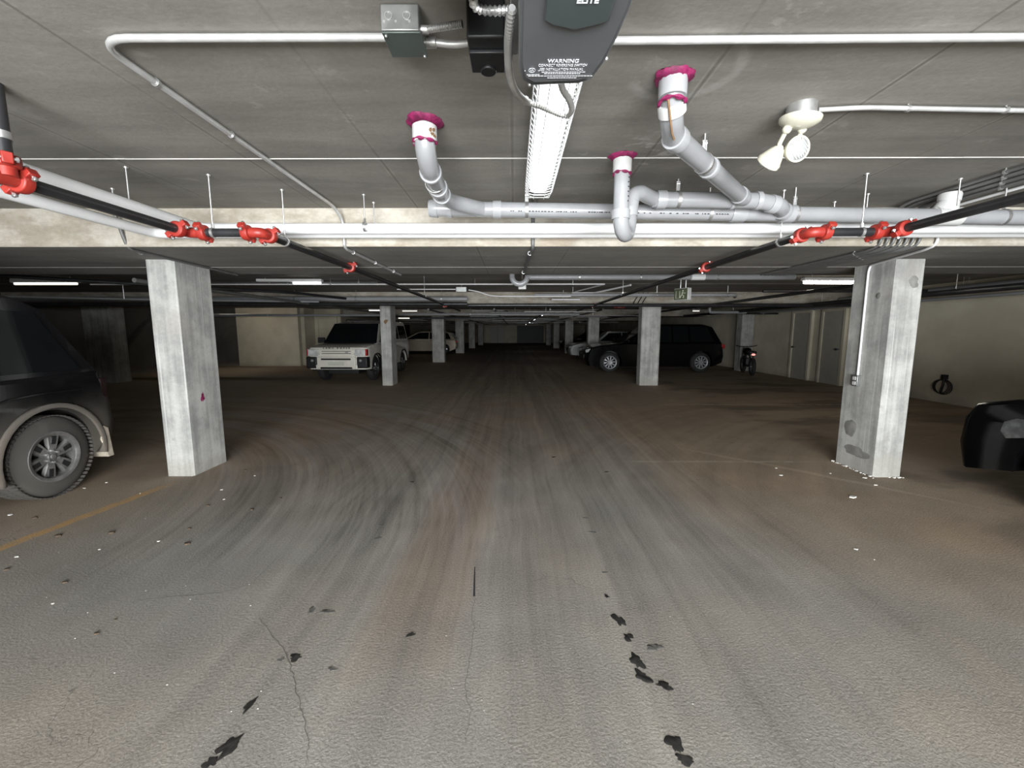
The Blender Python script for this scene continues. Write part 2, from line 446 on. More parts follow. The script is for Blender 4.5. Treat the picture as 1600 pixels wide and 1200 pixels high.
    def build(s, name, mats, parent=None, bevel=0.0, bseg=2, smooth=35, local=False, center=True):
        if not isinstance(mats, (list, tuple)): mats = [mats]
        if parent is not None: off = OFF.get(parent.name, Vector((0, 0, 0))) if not local else Vector((0, 0, 0))
        elif center:
            lo = Vector([min(p[i] for p in s.v) for i in range(3)]); hi = Vector([max(p[i] for p in s.v) for i in range(3)])
            off = (lo + hi) / 2; off.z = lo.z
        else: off = Vector((0, 0, 0))
        me = bpy.data.meshes.new(name)
        me.from_pydata([p - off for p in s.v], [], s.f)
        for q in mats: me.materials.append(MT[q] if isinstance(q, str) else q)
        me.polygons.foreach_set('material_index', s.mi)
        bm = bmesh.new(); bm.from_mesh(me)
        bmesh.ops.recalc_face_normals(bm, faces=bm.faces)
        bm.to_mesh(me); bm.free()
        me.polygons.foreach_set('use_smooth', [True] * len(me.polygons))
        try: me.set_sharp_from_angle(angle=math.radians(smooth))
        except Exception: pass
        o = bpy.data.objects.new(name, me); C.objects.link(o)
        if parent is not None: o.parent = parent; OFF[o.name] = off
        else: o.location = off; OFF[o.name] = off
        if bevel > 0:
            b = o.modifiers.new('bevel', 'BEVEL'); b.width = bevel; b.segments = bseg; b.limit_method = 'ANGLE'; b.angle_limit = math.radians(40)
        return o

def thing(name, label, cat, loc=(0, 0, 0), rz=0, group=None, world=True):
    o = bpy.data.objects.new(name, None); C.objects.link(o)
    o.empty_display_size = 0.1
    o.location = loc; o.rotation_euler = (0, 0, rz)
    OFF[o.name] = Vector(loc) if world else Vector((0, 0, 0))
    return tag(o, label, cat, group)
def tag(o, label, cat, group=None):
    o['label'] = label; o['category'] = cat
    if group: o['group'] = group
    return o
def struct(o): o['kind'] = 'structure'; return o

def text_part(name, s, size, mtx, mat, parent, bold=0.0, extr=0.0006, align='CENTER', space=1.0, xs=1.0):
    cu = bpy.data.curves.new('t', 'FONT'); cu.body = s; cu.size = size; cu.extrude = extr; cu.offset = bold
    cu.align_x = align; cu.align_y = 'CENTER'; cu.space_character = space; cu.resolution_u = 3
    to = bpy.data.objects.new('t', cu); C.objects.link(to)
    dg = bpy.context.evaluated_depsgraph_get()
    me = bpy.data.meshes.new_from_object(to.evaluated_get(dg))
    bpy.data.objects.remove(to); bpy.data.curves.remove(cu)
    me.name = name
    off = OFF.get(parent.name, Vector((0, 0, 0)))
    me.transform(Matrix.Translation(-off) @ mtx @ Matrix.Diagonal((xs, 1, 1, 1)))
    me.materials.clear(); me.materials.append(MT[mat])
    o = bpy.data.objects.new(name, me); C.objects.link(o); o.parent = parent
    return o
def frame(o, x, y):
    x = Vector(x).normalized(); y = Vector(y).normalized(); z = x.cross(y)
    m = Matrix(((x.x, y.x, z.x, o[0]), (x.y, y.y, z.y, o[1]), (x.z, y.z, z.z, o[2]), (0, 0, 0, 1)))
    return m
# ================================================================== the shell
SLAB = 2.5; SOFF = 2.195
WL, WR, YB, YF = -13.3, 9.05, -4.0, 54.0
def wall_box(name, x0, x1, y0, y1, z0, z1, mat, extra=None):
    b = MB().box(((x0 + x1) / 2, (y0 + y1) / 2, (z0 + z1) / 2), (x1 - x0, y1 - y0, z1 - z0))
    if extra: extra(b)
    return struct(b.build(name, mat))
wall_box('floor', WL - .3, WR + .3, YB - .3, YF + .3, -0.2, 0, 'floor')
wall_box('ceiling', WL - .3, WR + .3, YB - .3, YF + .3, SLAB, SLAB + 0.2, 'slab')
wall_box('wall_right', WR, WR + .25, YB, YF, 0, SLAB, 'wall')
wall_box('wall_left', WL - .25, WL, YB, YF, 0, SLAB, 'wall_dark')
DX0, DX1, DZ = -2.3, 3.1, 2.30
bw = MB()
bw.box(((WL + DX0) / 2, YB - .12, SLAB / 2), (DX0 - WL, .24, SLAB))
bw.box(((WR + DX1) / 2, YB - .12, SLAB / 2), (WR - DX1, .24, SLAB))
bw.box(((DX0 + DX1) / 2, YB - .12, (SLAB + DZ) / 2), (DX1 - DX0, .24, SLAB - DZ))
struct(bw.build('wall_back', 'wall_dark'))  # unseen wall coloured dark to cut bounced daylight
wall_box('wall_far', WL, WR, YF, YF + .25, 0, SLAB, 'wall')
# cream block wall that closes the left bay, with its return and the recess beyond
wall_box('wall_left_bay', -11.9, -9.25, 18.1, 18.35, 0, SLAB, 'wall')
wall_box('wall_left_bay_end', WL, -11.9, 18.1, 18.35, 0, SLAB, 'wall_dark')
wall_box('wall_left_return', -9.3, -9.1, 18.35, 19.3, 0, SLAB, 'wall')
wall_box('wall_left_recess', -9.1, -7.9, 19.3, 19.5, 0, SLAB, 'wall')
wall_box('wall_left_side', -8.05, -7.9, 19.5, 24.5, 0, SLAB, 'wall')
# concrete bands of the ceiling over each row of columns
ROWS = [4.42, 11.85, 20.5, 29.0, 37.5, 46.0]
for k, y in enumerate(ROWS):
    hw = 0.84
    b = MB().box(((WL + WR) / 2, y, (SLAB + SOFF) / 2), (WR - WL, hw * 2, SLAB - SOFF))
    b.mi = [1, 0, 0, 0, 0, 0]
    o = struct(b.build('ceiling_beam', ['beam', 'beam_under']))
# pale grout ridges in the slab and under the first band
n = 1
for (y, z, w) in ((2.586, SLAB, .011), (4.70, SOFF, .006), (0.35, SLAB, .012), (9.1, SLAB, .012)):
    b = MB(); x = WL
    while x < WR:
        L = random.uniform(0.5, 1.1); x2 = min(WR, x + L)
        ww = w * random.uniform(.75, 1.25)
        b.box(((x + x2) / 2, y + random.uniform(-.002, .002), z - .0015), (x2 - x, ww, .005)); x = x2
    struct(b.build('trim_%d' % n, 'ridge2' if z < 2.3 or y > 9 else 'ridge', bevel=.001)); n += 1
# lip along the lower front edge of the first band
b = MB().box(((WL + WR) / 2, 3.578, SOFF + .012), (WR - WL, .012, .014))
struct(b.build('trim_%d' % n, 'beam', bevel=.002)); n += 1

# doors of the right wall
def wall_door(name, y0, y1, x, handle_y):
    o = struct(MB().box((x - .02, (y0 + y1) / 2, 1.03), (.05, y1 - y0, 2.06)).build(name, 'door', bevel=.004))
    f = MB()
    for yy in (y0 - .04, y1 + .04): f.box((x - .03, yy, 1.06), (.09, .08, 2.12))
    f.box((x - .03, (y0 + y1) / 2, 2.10), (.09, y1 - y0, .08))
    f.build('door_frame', 'wall', o)
    h = MB().cyl((x - .045, handle_y, 1.0), (x - .10, handle_y, 1.0), .012).sphere((x - .115, handle_y, 1.0), .03)
    h.build('door_handle', 'blackbox', o)
wall_door('door_1', 12.9, 13.65, WR, 13.55)
wall_door('door_2', 11.6, 12.35, WR, 11.7)
# door in the left recess, dark double door far left
d = struct(MB().box((-8.52, 19.28, 1.03), (.78, .05, 2.06)).build('door_3', 'wall', bevel=.004))
MB().cyl((-8.83, 19.26, 1.0), (-8.83, 19.2, 1.0), .012).sphere((-8.83, 19.18, 1.0), .035).build('door_handle', 'blackbox', d)
f = MB()
for xx in (-8.95, -8.09): f.box((xx, 19.27, 1.06), (.07, .08, 2.12))
f.box((-8.52, 19.27, 2.1), (.80, .08, .07)); f.build('door_frame', 'wall', d)
# far wall: double door, cream end wall, panel painted black for an unlit recess
d = struct(MB().box((-2.1, YF - .03, 1.05), (1.9, .06, 2.1)).build('door_4', 'door'))
MB().box((-2.1, YF - .07, 1.05), (.03, .02, 2.1)).build('door_seam', 'blackbox', d)
d = struct(MB().box((2.1, YF - .03, 1.1), (3.4, .06, 2.2)).build('recess_panel', 'trim'))
b = MB()
for i in range(10): b.box((2.1, YF - .065, .12 + i * .22), (3.4, .012, .02))
b.build('recess_slat', 'blackbox', d)

# ================================================================== columns
def column(x0, x1, y0, y1, label, h=SOFF, mat='column', marks=None):
    t = thing('concrete_column', label, 'column', ((x0 + x1) / 2, (y0 + y1) / 2, 0), group='concrete columns')
    c = .022
    poly = [(x0 + c, y0), (x1 - c, y0), (x1, y0 + c), (x1, y1 - c), (x1 - c, y1), (x0 + c, y1), (x0, y1 - c), (x0, y0 + c)]
    MB().prism(poly, (0, 0, 0), (1, 0, 0), (0, 1, 0), 0, h).build('shaft', mat, t, smooth=20)
    return t
def blob(c, u, v, R, n=22, seed=0, irr=.3, th=.0012):
    rd = random.Random(seed); u = Vector(u); v = Vector(v); c = Vector(c); w = u.cross(v).normalized()
    ph = [rd.uniform(0, 6.28) for _ in range(5)]
    ring = []
    for i in range(n):
        a = 2 * PI * i / n
        k = 1 + irr * (.5 * math.sin(2 * a + ph[0]) + .35 * math.sin(3 * a + ph[1]) + .3 * math.sin(5 * a + ph[2]) + .2 * math.sin(7 * a + ph[3])) + rd.uniform(-.10, .10) * irr * 2
        ring.append(c + (u * math.cos(a) + v * math.sin(a)) * R * k)
    return [[p for p in ring], [c + (p - c) * .93 + w * th for p in ring]]
cl = column(-3.62, -3.335, 4.20, 4.72, 'pale concrete column beside the dark SUV, nearest on the left')
r = blob((-3.332, 4.42, .80), (0, .35, 0), (0, .05, 1), .055, seed=3, irr=.6)
MB().rings(r).build('paint_scuff', MT['pink'], cl)['label'] = 'small red paint scuff'
cr = column(3.725, 4.01, 4.20, 4.74, 'concrete column carrying a conduit and outlet, nearest on the right')
MB().rings(blob((3.90, 4.198, 1.98), (1, 0, 0), (0, 0, 1.15), .048, seed=5, irr=.25, n=40)).build('dark_stain', 'damp', cr)
MB().rings(blob((3.723, 4.38, 1.86), (0, -1, 0), (0, 0, 1), .030, seed=6, irr=.12, n=40)).build('dark_stain', 'damp', cr)
MB().rings(blob((3.723, 4.56, .44), (0, -1, .1), (0, .1, 1.3), .075, seed=8, irr=.16, n=44)).build('damp_stain', 'damp', cr)
MB().rings(blob((3.723, 4.45, .20), (0, -2.2, 0), (0, 0, .75), .075, seed=9, irr=.2, n=44)).build('damp_stain', 'damp', cr)
# crumbled white edge at its foot
b = MB()
for i in range(26):
    y = 4.16 + random.random() * .6; s_ = random.uniform(.006, .020)
    b.box((3.71 + random.uniform(-.016, .008), y, s_ * .3), (s_, s_ * 1.4, s_ * .7), rot=Euler((0, 0, random.uniform(0, 3))).to_matrix())
for i in range(7):
    s_ = random.uniform(.008, .016)
    b.box((3.74 + random.random() * .27, 4.19 + random.uniform(-.014, .006), s_ * .3), (s_ * 1.4, s_, s_ * .7))
q = b.build('crumbled_edge', 'chip', cr); q['kind'] = 'stuff'

c2 = column(-3.66, -3.37, 11.55, 12.07, 'concrete column standing in front of the white off-roader')
MB().rings(blob((-3.50, 11.548, 1.76), (1, 0, 0), (0, 0, 1), .055, seed=15)).build('brown_stain', 'rust', c2)
column(-3.95, -3.36, 20.3, 20.75, 'concrete column standing in front of the champagne wagon')
column(-4.0, -3.42, 28.8, 29.3, 'distant concrete column just past the champagne wagon')
column(-4.0, -3.45, 37.3, 37.8, 'fourth distant column on the left of the lane')
column(-3.9, -3.35, 45.8, 46.3, 'farthest pale column on the left by the end wall')
column(3.50, 4.02, 11.6, 11.95, 'wide concrete column in front of the black SUV')
column(3.57, 4.10, 20.3, 20.75, 'concrete column between the grey hatchback and the black SUV')
column(3.50, 4.05, 28.8, 29.3, 'distant concrete column behind the grey hatchback')
column(3.50, 4.02, 37.3, 37.8, 'fourth distant column on the right of the lane')
column(3.50, 4.02, 45.8, 46.3, 'farthest column on the right by the painted-dark recess panel')
column(-12.4, -11.6, 12.1, 12.6, 'dim concrete column at far left behind the dark SUV')
column(-9.72, -9.45, 13.0, 13.4, 'dim slim column left of the cream wall') if False else None
column(8.55, 9.02, 15.9, 16.3, 'pale column against the right wall behind the black SUV')

# ================================================================== overhead, near bays
def hanger(x, y, ztop, zp, rp, label, ax=(1, 0, 0), ring=True, plate=False, group='steel rod pipe hangers', rmat='steel'):
    t = thing('pipe_hanger', label, 'hanger', (x, y, ztop), group=group)
    MB().cyl((x, y, ztop), (x, y, zp + rp), .0045, n=8).lathe((x, y, ztop), (0, 0, -1), [(0, .014), (.006, .012)], 10).build('rod', rmat, t)
    if ring:
        b = MB().band((x, y, zp), ax, rp + .001, .018, .003)
        b.cyl((x, y, zp + rp - .004), (x, y, zp + rp + .028), .010, n=6)
        b.build('ring', rmat, t)
    return t

# white insulated lines
ZA, ZB = 2.272, 2.268
XA, XB = -2.385, -2.84
t = thing('white_pipe', 'upper white pipe crossing under the ceiling, bent back toward camera at left', 'pipe', (XA, 3.30, ZA))
b = MB().tube([(XA, YB + .1, ZA), (XA, 3.30, ZA), (WR, 3.30, ZA)], .040, 20, fillet=.10); b.build('pipe', 'white', t)
t = thing('white_pipe', 'lower white pipe just behind and below the other white line', 'pipe', (XB, 3.43, ZB))
b = MB().tube([(XB, YB + .1, ZB), (XB, 3.44, ZB), (WR, 3.44, ZB)], .036, 20, fillet=.10); b.build('pipe', 'white', t)

def coupling(p, ax, r=.031, parent=None, mat='red', tilt=0.6):
    ax = Vector(ax).normalized(); p = Vector(p)
    b = MB()
    b.lathe(p - ax * .026, ax, [(0, r), (.004, r + .016), (.020, r + .018), (.032, r + .018), (.048, r + .016), (.052, r)], 20)
    side = ax.cross(Vector((0, 0, 1)))
    if side.length < .1: side = ax.cross(Vector((0, 1, 0)))
    side.normalize(); up = side.cross(ax)
    sd = (side * math.cos(tilt) + up * math.sin(tilt)).normalized(); q = ax.cross(sd)
    R = Matrix((ax, sd, q)).transposed()
    for s_ in (-1, 1):
        b.box(p + sd * s_ * (r + .026), (.045, .034, .034), rot=R)
    o = b.build('coupling', mat, parent, bevel=.004)
    for s_ in (-1, 1):
        o2 = MB()
        c = p + sd * s_ * (r + .028)
        o2.cyl(c - q * .034, c + q * .034, .006, n=8).cyl(c - q * .032, c - q * .024, .011, n=6).cyl(c + q * .024, c + q * .032, .011, n=6)
        o2.build('bolt', 'steel', o)
    return o
RS = .027; ZS = 2.14; YS = 2.84
def elbow(pts, parent, r=.033):
    MB().tube(pts, r, 16, fillet=.06).build('elbow', 'red', parent, smooth=50)
# left run
t = thing('sprinkler_pipe', 'black sprinkler pipe with red couplings on the left side of the lane', 'pipe', (-2.13, YS, ZS))
XL1, XL2 = -2.13, -1.655
MB().tube([(XL1 + .02, 1.83, 2.5), (XL1 + .02, 1.83, ZS + .05)], RS, 16).tube([(XL1, 1.82, ZS), (XL1, 2.77, ZS)], RS, 16).tube([(XL1 + .07, YS, ZS), (XL2 - .07, YS, ZS)], RS, 16)\
    .tube([(XL2, YS + .07, ZS), (XL2, 13.0, ZS - .02)], RS, 16).tube([(XL1, YB + .1, ZS), (XL1, 1.77, ZS)], RS, 16).build('pipe', 'black', t)
elbow([(XL1, 1.77, ZS), (XL1, 1.88, ZS)], t); elbow([(XL1 + .02, 1.83, ZS), (XL1 + .02, 1.83, ZS + .08)], t)
elbow([(XL1, 2.755, ZS), (XL1, YS, ZS), (XL1 + .085, YS, ZS)], t); elbow([(XL2 - .085, YS, ZS), (XL2, YS, ZS), (XL2, YS + .085, ZS)], t)
for p, a in (((XL1 + .02, 1.83, ZS + .060), (0, 0, 1)), ((XL1, 1.895, ZS), (0, 1, 0)), ((XL1, 2.745, ZS), (0, 1, 0)), ((XL1 + .095, YS, ZS), (1, 0, 0)),
             ((XL2 - .095, YS, ZS), (1, 0, 0)), ((XL2, YS + .095, ZS), (0, 1, 0)), ((XL2, 4.35, ZS), (0, 1, 0)), ((XL2, 10.3, ZS - .015), (0, 1, 0))):
    coupling(p, a, parent=t)
MB().band((XL1 + .02, 1.83, 2.30), (0, 0, 1), RS + .001, .03, .004).build('pipe_clamp', 'steel', t)
# right run
t = thing('sprinkler_pipe', 'black sprinkler pipe with red couplings on the right side of the lane', 'pipe', (2.476, YS, ZS))
XR1, XR2 = 2.45, 1.935
MB().tube([(XR1, YB + .1, ZS), (XR1, 2.77, ZS)], RS, 16).tube([(XR1 - .07, YS, ZS), (XR2 + .07, YS, ZS)], RS, 16).tube([(XR2, YS + .07, ZS), (XR2, 13.0, ZS - .02)], RS, 16).build('pipe', 'black', t)
elbow([(XR1, 2.755, ZS), (XR1, YS, ZS), (XR1 - .085, YS, ZS)], t); elbow([(XR2 + .085, YS, ZS), (XR2, YS, ZS), (XR2, YS + .085, ZS)], t)
for p, a in (((XR1, 2.745, ZS), (0, 1, 0)), ((XR1 - .095, YS, ZS), (1, 0, 0)), ((XR2 + .095, YS, ZS), (1, 0, 0)), ((XR2, YS + .095, ZS), (0, 1, 0)), ((XR2, 4.35, ZS), (0, 1, 0)), ((XR2, 10.3, ZS - .015), (0, 1, 0))):
    coupling(p, a, parent=t)
# hangers
hanger(XL1 + .16, YS, SLAB, ZS, RS, 'thin rod hanger on the short cross piece of the left sprinkler pipe')
hanger(XL2, 3.13, SLAB, ZS, RS, 'thin rod hanger just behind the second red elbow at left', (0, 1, 0))
hanger(XA, 2.71, SLAB, ZA, .040, 'thin rod hanger over the bent upper white pipe at left', (0, 1, 0), ring=False)
hanger(XB, 3.10, SLAB, ZB - .01, .045, 'thin rod hanger over the bent lower white pipe at far left', (0, 1, 0), ring=False)
hanger(-1.11, 3.24, SLAB, ZA, .030, 'front rod of the pair above the white pipes left of the drain end')
hanger(-1.10, 3.43, SLAB, ZB, .030, 'rear rod of the pair above the white pipes left of the drain end', ring=False)
hanger(XR1 - .19, YS, SLAB, ZS, RS, 'long rod hanger on the cross piece of the right sprinkler pipe')
hanger(XR2, 3.16, SLAB, ZS, RS, 'rod hanger behind the red elbow of the right sprinkler pipe', (0, 1, 0))
hanger(2.60, 3.24, SLAB, ZA, .03, 'short rod over the grey drain left of the white tee', ring=False)
hanger(2.50, 3.43, SLAB, ZB, .03, 'shorter rear rod between two others left of the white tee', ring=False)
hanger(XR1 + .50, 2.93, SLAB, 2.31, .02, 'rod hanger right of the white tee beside the cables', ring=False)
hanger(XL2, 7.9, SLAB, ZS, RS, 'rod hanger on the left sprinkler pipe beyond the first band', (0, 1, 0))
hanger(XR2, 7.6, SLAB, ZS, RS, 'rod hanger on the right sprinkler pipe beyond the first band', (0, 1, 0))

# ---- grey plastic drain: main, three branches
RP = .051; YM = 3.10
zm = lambda x: 2.362 - (x + .57) * .016
t = thing('drain_pipe', 'grey plastic drain with three pink-sealed branches crossing under the ceiling', 'pipe', (0, YM, 2.35))
def P(x): return (x, YM, zm(x))
MB().cyl(P(-.57), P(2.97), RP, n=24).cyl(P(3.10), P(WR), RP, n=24).build('main_pipe', 'pvc', t)
b = MB(); b.lathe(P(-.60), (1, 0, -.016), [(0, .040), (.0, RP + .004), (.02, RP + .010), (.06, RP + .010), (.06, RP + .002), (.13, RP + .002), (.13, RP + .007), (.16, RP + .007)], 24)
b.build('cleanout_cap', 'pvc2', t)
def hub(p, ax, w=.05, r=RP, parent=t, mat='pvc2'):
    ax = Vector(ax).normalized(); p = Vector(p)
    return MB().lathe(p - ax * w / 2, ax, [(0, r), (0, r + .006), (w * .15, r + .008), (w, r + .008), (w, r)], 24).build('pipe_hub', mat, parent)
hub(P(-.12), (1, 0, 0), .06); hub(P(.02), (1, 0, 0), .035) if False else None
hub(P(1.58), (1, 0, 0), .10); hub(P(1.93), (1, 0, 0), .10)
# branch one: drop, two bends, wye into the left end of the main
S45 = [(-.430, 2.15, 2.50), (-.430, 2.15, 2.375), (-.435, 2.26, 2.33), (-.455, 2.74, 2.345), (-.42, 2.92, 2.355), (-.22, YM, 2.355)]
br = MB().tube(S45, RP * .98, 22, fillet=.10, seg=8).build('branch_pipe', 'pvc', t, smooth=60)
hub((-.430, 2.15, 2.435), (0, 0, 1), .075, parent=br, mat='whitefit')
hub((-.440, 2.33, 2.332), (-.04, 1, .03), .02, parent=br); hub((-.449, 2.60, 2.340), (-.04, 1, .03), .05, parent=br); hub((-.452, 2.74, 2.345), (-.02, 1, .03), .02, parent=br)
def pink(c, parent, R=.095, seed=1, r=RP):
    rd = random.Random(seed); c = Vector(c); n = 36; prof = [(0, 1.0), (-.009, .96), (-.016, .80), (-.020, .70)]
    rr = []
    ph = [rd.uniform(0, 6) for _ in range(4)]
    for (dz, k) in prof:
        ring = []
        for i in range(n):
            a = 2 * PI * i / n
            q = 1 + .06 * math.sin(3 * a + ph[0]) + .045 * math.sin(5 * a + ph[1]) + .03 * math.sin(9 * a + ph[2]) + rd.uniform(-.03, .03)
            R_ = max(r * 1.0 + .004, R * k * q)
            ring.append(c + Vector((R_ * math.cos(a), R_ * math.sin(a), dz + rd.uniform(-.004, .004))))
        rr.append(ring)
    MB().rings(rr).build('firestop_collar', 'pink', parent, smooth=60)
    rr = []
    for j in range(2):
        pass
    ring0 = []; ring1 = []; ring2 = []; ring3 = []
    for i in range(n):
        a = 2 * PI * i / n; w = .006 + .004 * math.sin(7 * a + ph[3]) + rd.uniform(0, .002)
        d = Vector((math.cos(a), math.sin(a), 0)); z0 = -.098 + .003 * math.sin(2 * a)
        ring0.append(c + d * r + Vector((0, 0, z0 - w))); ring1.append(c + d * (r + .010) + Vector((0, 0, z0 - w * .6)))
        ring2.append(c + d * (r + .010) + Vector((0, 0, z0 + w * .6))); ring3.append(c + d * r + Vector((0, 0, z0 + w)))
    MB().rings([ring0, ring1, ring2, ring3], cap=False).build('firestop_ring', 'pink', parent, smooth=60)
pink((-.430, 2.15, SLAB), br, .088, 1)
b = MB()
for i, (a, z) in enumerate(((-.9, 2.44), (-.75, 2.425), (-.6, 2.445), (-.5, 2.42))):
    b.rings(blob(Vector((-.430, 2.15, z)) + Vector((math.cos(a), math.sin(a), 0)) * (RP + .009), (-math.sin(a), math.cos(a), 0), (0, 0, 1), .009, 10, seed=i, irr=.5))
b.build('marker_scribble', 'rust', br)
# branch two: vertical stack with trap, then run joining the main by an offset bend
YU = 2.93; ZU = 2.37
X2 = .625; Y2 = 2.56
U = [(X2, Y2, 2.50), (X2, Y2, 2.17)]
for i in range(1, 12):
    a = PI * i / 11; R2 = .075
    U.append((X2 + R2 * (1 - math.cos(a)) * .62, Y2 + R2 * (1 - math.cos(a)) * 1.1, 2.17 - R2 * math.sin(a) * 1.15))
xe, ye = U[-1][0], U[-1][1]
U += [(xe, ye, 2.24), (xe + .015, ye + .01, 2.30)]
br = MB().tube(U, .045, 22).build('branch_pipe', 'pvc', t, smooth=60)
MB().tube([(xe + .005, ye, 2.25), (xe + .02, ye + .02, 2.34), (xe + .08, ye + .06, 2.372), (xe + .22, YU, ZU)], .046, 20, fillet=.07, seg=8).build('elbow', 'pvc2', br, smooth=60)
hub((X2, Y2, 2.44), (0, 0, 1), .08, r=.045, parent=br, mat='whitefit'); hub((X2, Y2, 2.175), (0, 0, 1), .05, r=.045, parent=br); hub((xe, ye, 2.235), (0, 0, 1), .05, r=.043, parent=br)
pink((X2, Y2, SLAB), br, .078, 5, r=.045)
XJ = 1.62
MB().tube([(xe + .20, YU, ZU), (XJ, YU, ZU - .008), (XJ + .16, YU + .02, ZU - .03), (XJ + .29, YM, zm(XJ + .30)), (XJ + .42, YM, zm(XJ + .42))], RP, 22, fillet=.06, seg=5).build('offset_run', 'pvc', br, smooth=60)
hub((xe + .26, YU, ZU), (1, 0, 0), .06, parent=br); hub((XJ - .17, YU, ZU - .006), (1, 0, 0), .02, parent=br); hub((XJ + .0, YU, ZU - .008), (1, 0, 0), .03, parent=br)
hub((XJ + .11, YU + .015, ZU - .026), (.8, .15, -.15), .05, parent=br); hub((XJ + .25, YM - .05, zm(XJ) + .0), (.75, .5, -.1), .04, parent=br)
b = MB()
for i in range(7):
    b.rings(blob((X2 + .03 + (i % 2) * .002, Y2 - .0345, 2.40 - i * .026), (1, .7, 0), (0, 0, 1), .0045, 8, seed=i, irr=.4))
b.build('printed_marking', 'ink', br)
# branch three: from the nearest pink collar, diagonal into the run
D = [(.630, 1.80, 2.50), (.630, 1.80, 2.43), (.650, 1.86, 2.375), (.70, 1.97, 2.352), (XJ - .10, YU - .02, 2.366)]
br = MB().tube(D, RP * .92, 22, fillet=.05, seg=5).build('branch_pipe', 'pvc', t, smooth=60)
hub((.630, 1.80, 2.455), (0, 0, 1), .07, r=.047, parent=br); hub((.640, 1.83, 2.40), (.3, .55, -.55), .045, r=.047, parent=br, mat='whitefit')
d_ = (Vector(D[-1]) - Vector(D[-2])).normalized()
hub(Vector(D[-2]) + d_ * .03, d_, .06, r=.047, parent=br); hub(Vector(D[-2]) + d_ * .50, d_, .03, r=.047, parent=br); hub(Vector(D[-1]) - d_ * .10, d_, .06, r=.047, parent=br)
pink((.630, 1.80, SLAB), br, .076, 9, r=.047)
MB().tube([(.60, 1.762, 2.40), (.625, 1.80, 2.345), (.655, 1.86, 2.318), (.68, 1.90, 2.308)], .0042, 6).build('rust_streak', 'rust', br)
# printed rows on the main pipe
b = MB(); x = -.02
rd = random.Random(4)
while x < 1.5:
    w = rd.uniform(.006, .016)
    if rd.random() < .75: b.box((x, YM - RP * .93, zm(x) - RP * .38), (w, .002, .009), rot=Euler((-.35, 0, 0)).to_matrix())
    x += w + rd.uniform(.004, .012)
b.build('printed_marking', 'ink', t)
# white tee with upward stub
b = MB().cyl((2.96, YM, zm(3)), (3.14, YM, zm(3.1)), .063, n=24).tube([(3.06, YM, zm(3)), (3.06, YM, 2.405)], .057, 22).lathe((3.06, YM, 2.40), (0, 0, 1), [(0, .062), (.045, .066), (.06, .06)], 22)
b.tube([(2.99, YM, zm(3) + .02), (3.05, YM, 2.40)], .05, 16)
b.build('tee_fitting', 'whitefit', t)['label'] = 'white tee fitting with capped stub'
def strap(x, y, z, r, top, label, ax=(1, 0, 0), rodtop=SLAB):
    s = thing('strap_hanger', label, 'hanger', (x, y, rodtop), group='strap hangers of the drain')
    b = MB().band((x, y, z), ax, r + .001, .022, .003)
    b.box((x, y - .0, z + r + .03), (.024 if ax[0] else .004, .004 if ax[0] else .024, .07)); b.build('strap', 'steel', s)
    MB().cyl((x, y, top), (x, y, rodtop), .005, n=8).cyl((x - .012, y, z + r + .05), (x + .012, y, z + r + .05), .007, n=6).build('rod', 'steel', s)
strap(.09, YM, zm(.09), RP, 2.44, 'strap hanger on the drain main beside the bright light fixture')
strap(1.09, YU, ZU, RP, 2.44, 'wide strap hanger on the upper drain run right of the trap')
strap(1.38, YM, zm(1.4), RP, 2.40, 'strap hanger on the drain main under the upper run')
strap(1.98, YM, zm(2), RP + .004, 2.40, 'rod on the drain main right of the wye')
strap(3.45, YM, zm(3.4), RP, 2.38, 'dark strap on the drain main right of the white tee')
pd = Vector(D[-2]) + d_ * .42
strap(pd.x, pd.y, pd.z, .047, 2.43, 'tall rod hanger on the diagonal drain branch', tuple(d_))
strap(-.452, 2.52, 2.338, RP, 2.42, 'wire hanger on the left drain branch', (0, 1, 0))

# ---- conduits on the slab
def conduit(pts, r, label, mat='conduit', fillet=.06, group=None, clips=(), name='conduit'):
    t = thing(name, label, 'conduit', pts[0], group=group)
    MB().tube(pts, r, 12, fillet=fillet).build('tube', mat, t, smooth=60)
    for (c, ax) in clips:
        b = MB().band(c, ax, r + .001, .014, .003, n=16)
        b.cyl((c[0], c[1], c[2]), (c[0], c[1], c[2] + .028), .004, n=6) if abs(ax[2]) < .5 else None
        b.build('clip', 'steel', t)
    return t
YC = 1.545; ZC = 2.482
xl = -1.425
conduit([(-.415, YC, ZC), (xl, YC, ZC), (xl, 3.44, ZC), (xl + .03, 3.555, 2.40), (xl + .03, 3.555, 2.20), (xl + .03, 3.60, 2.178), (xl + .05, 5.2, 2.178)], .0125,
        'steel conduit from the junction box, bent down the left lane side', fillet=.12,
        clips=[((xl, 1.80, ZC), (0, 1, 0)), ((xl, 2.25, ZC), (0, 1, 0)), ((xl + .03, 3.75, 2.178), (0, 1, 0)), ((xl + .04, 4.3, 2.178), (0, 1, 0)), ((xl + .05, 4.9, 2.178), (0, 1, 0))])
conduit([(.26, YC + .02, ZC), (3.0, YC, ZC), (WR, YC, ZC)], .0125, 'bright steel conduit across the ceiling right of the door opener', clips=[((1.9, YC + .01, ZC), (1, 0, 0))])
conduit([(1.36, 2.02, ZC), (1.55, 2.0, ZC), (2.3, 2.03, ZC), (WR, 2.03, ZC)], .010, 'thin conduit from the emergency lamp to the right', clips=[((1.75, 2.01, ZC), (1, 0, 0)), ((2.2, 2.025, ZC), (1, 0, 0))])
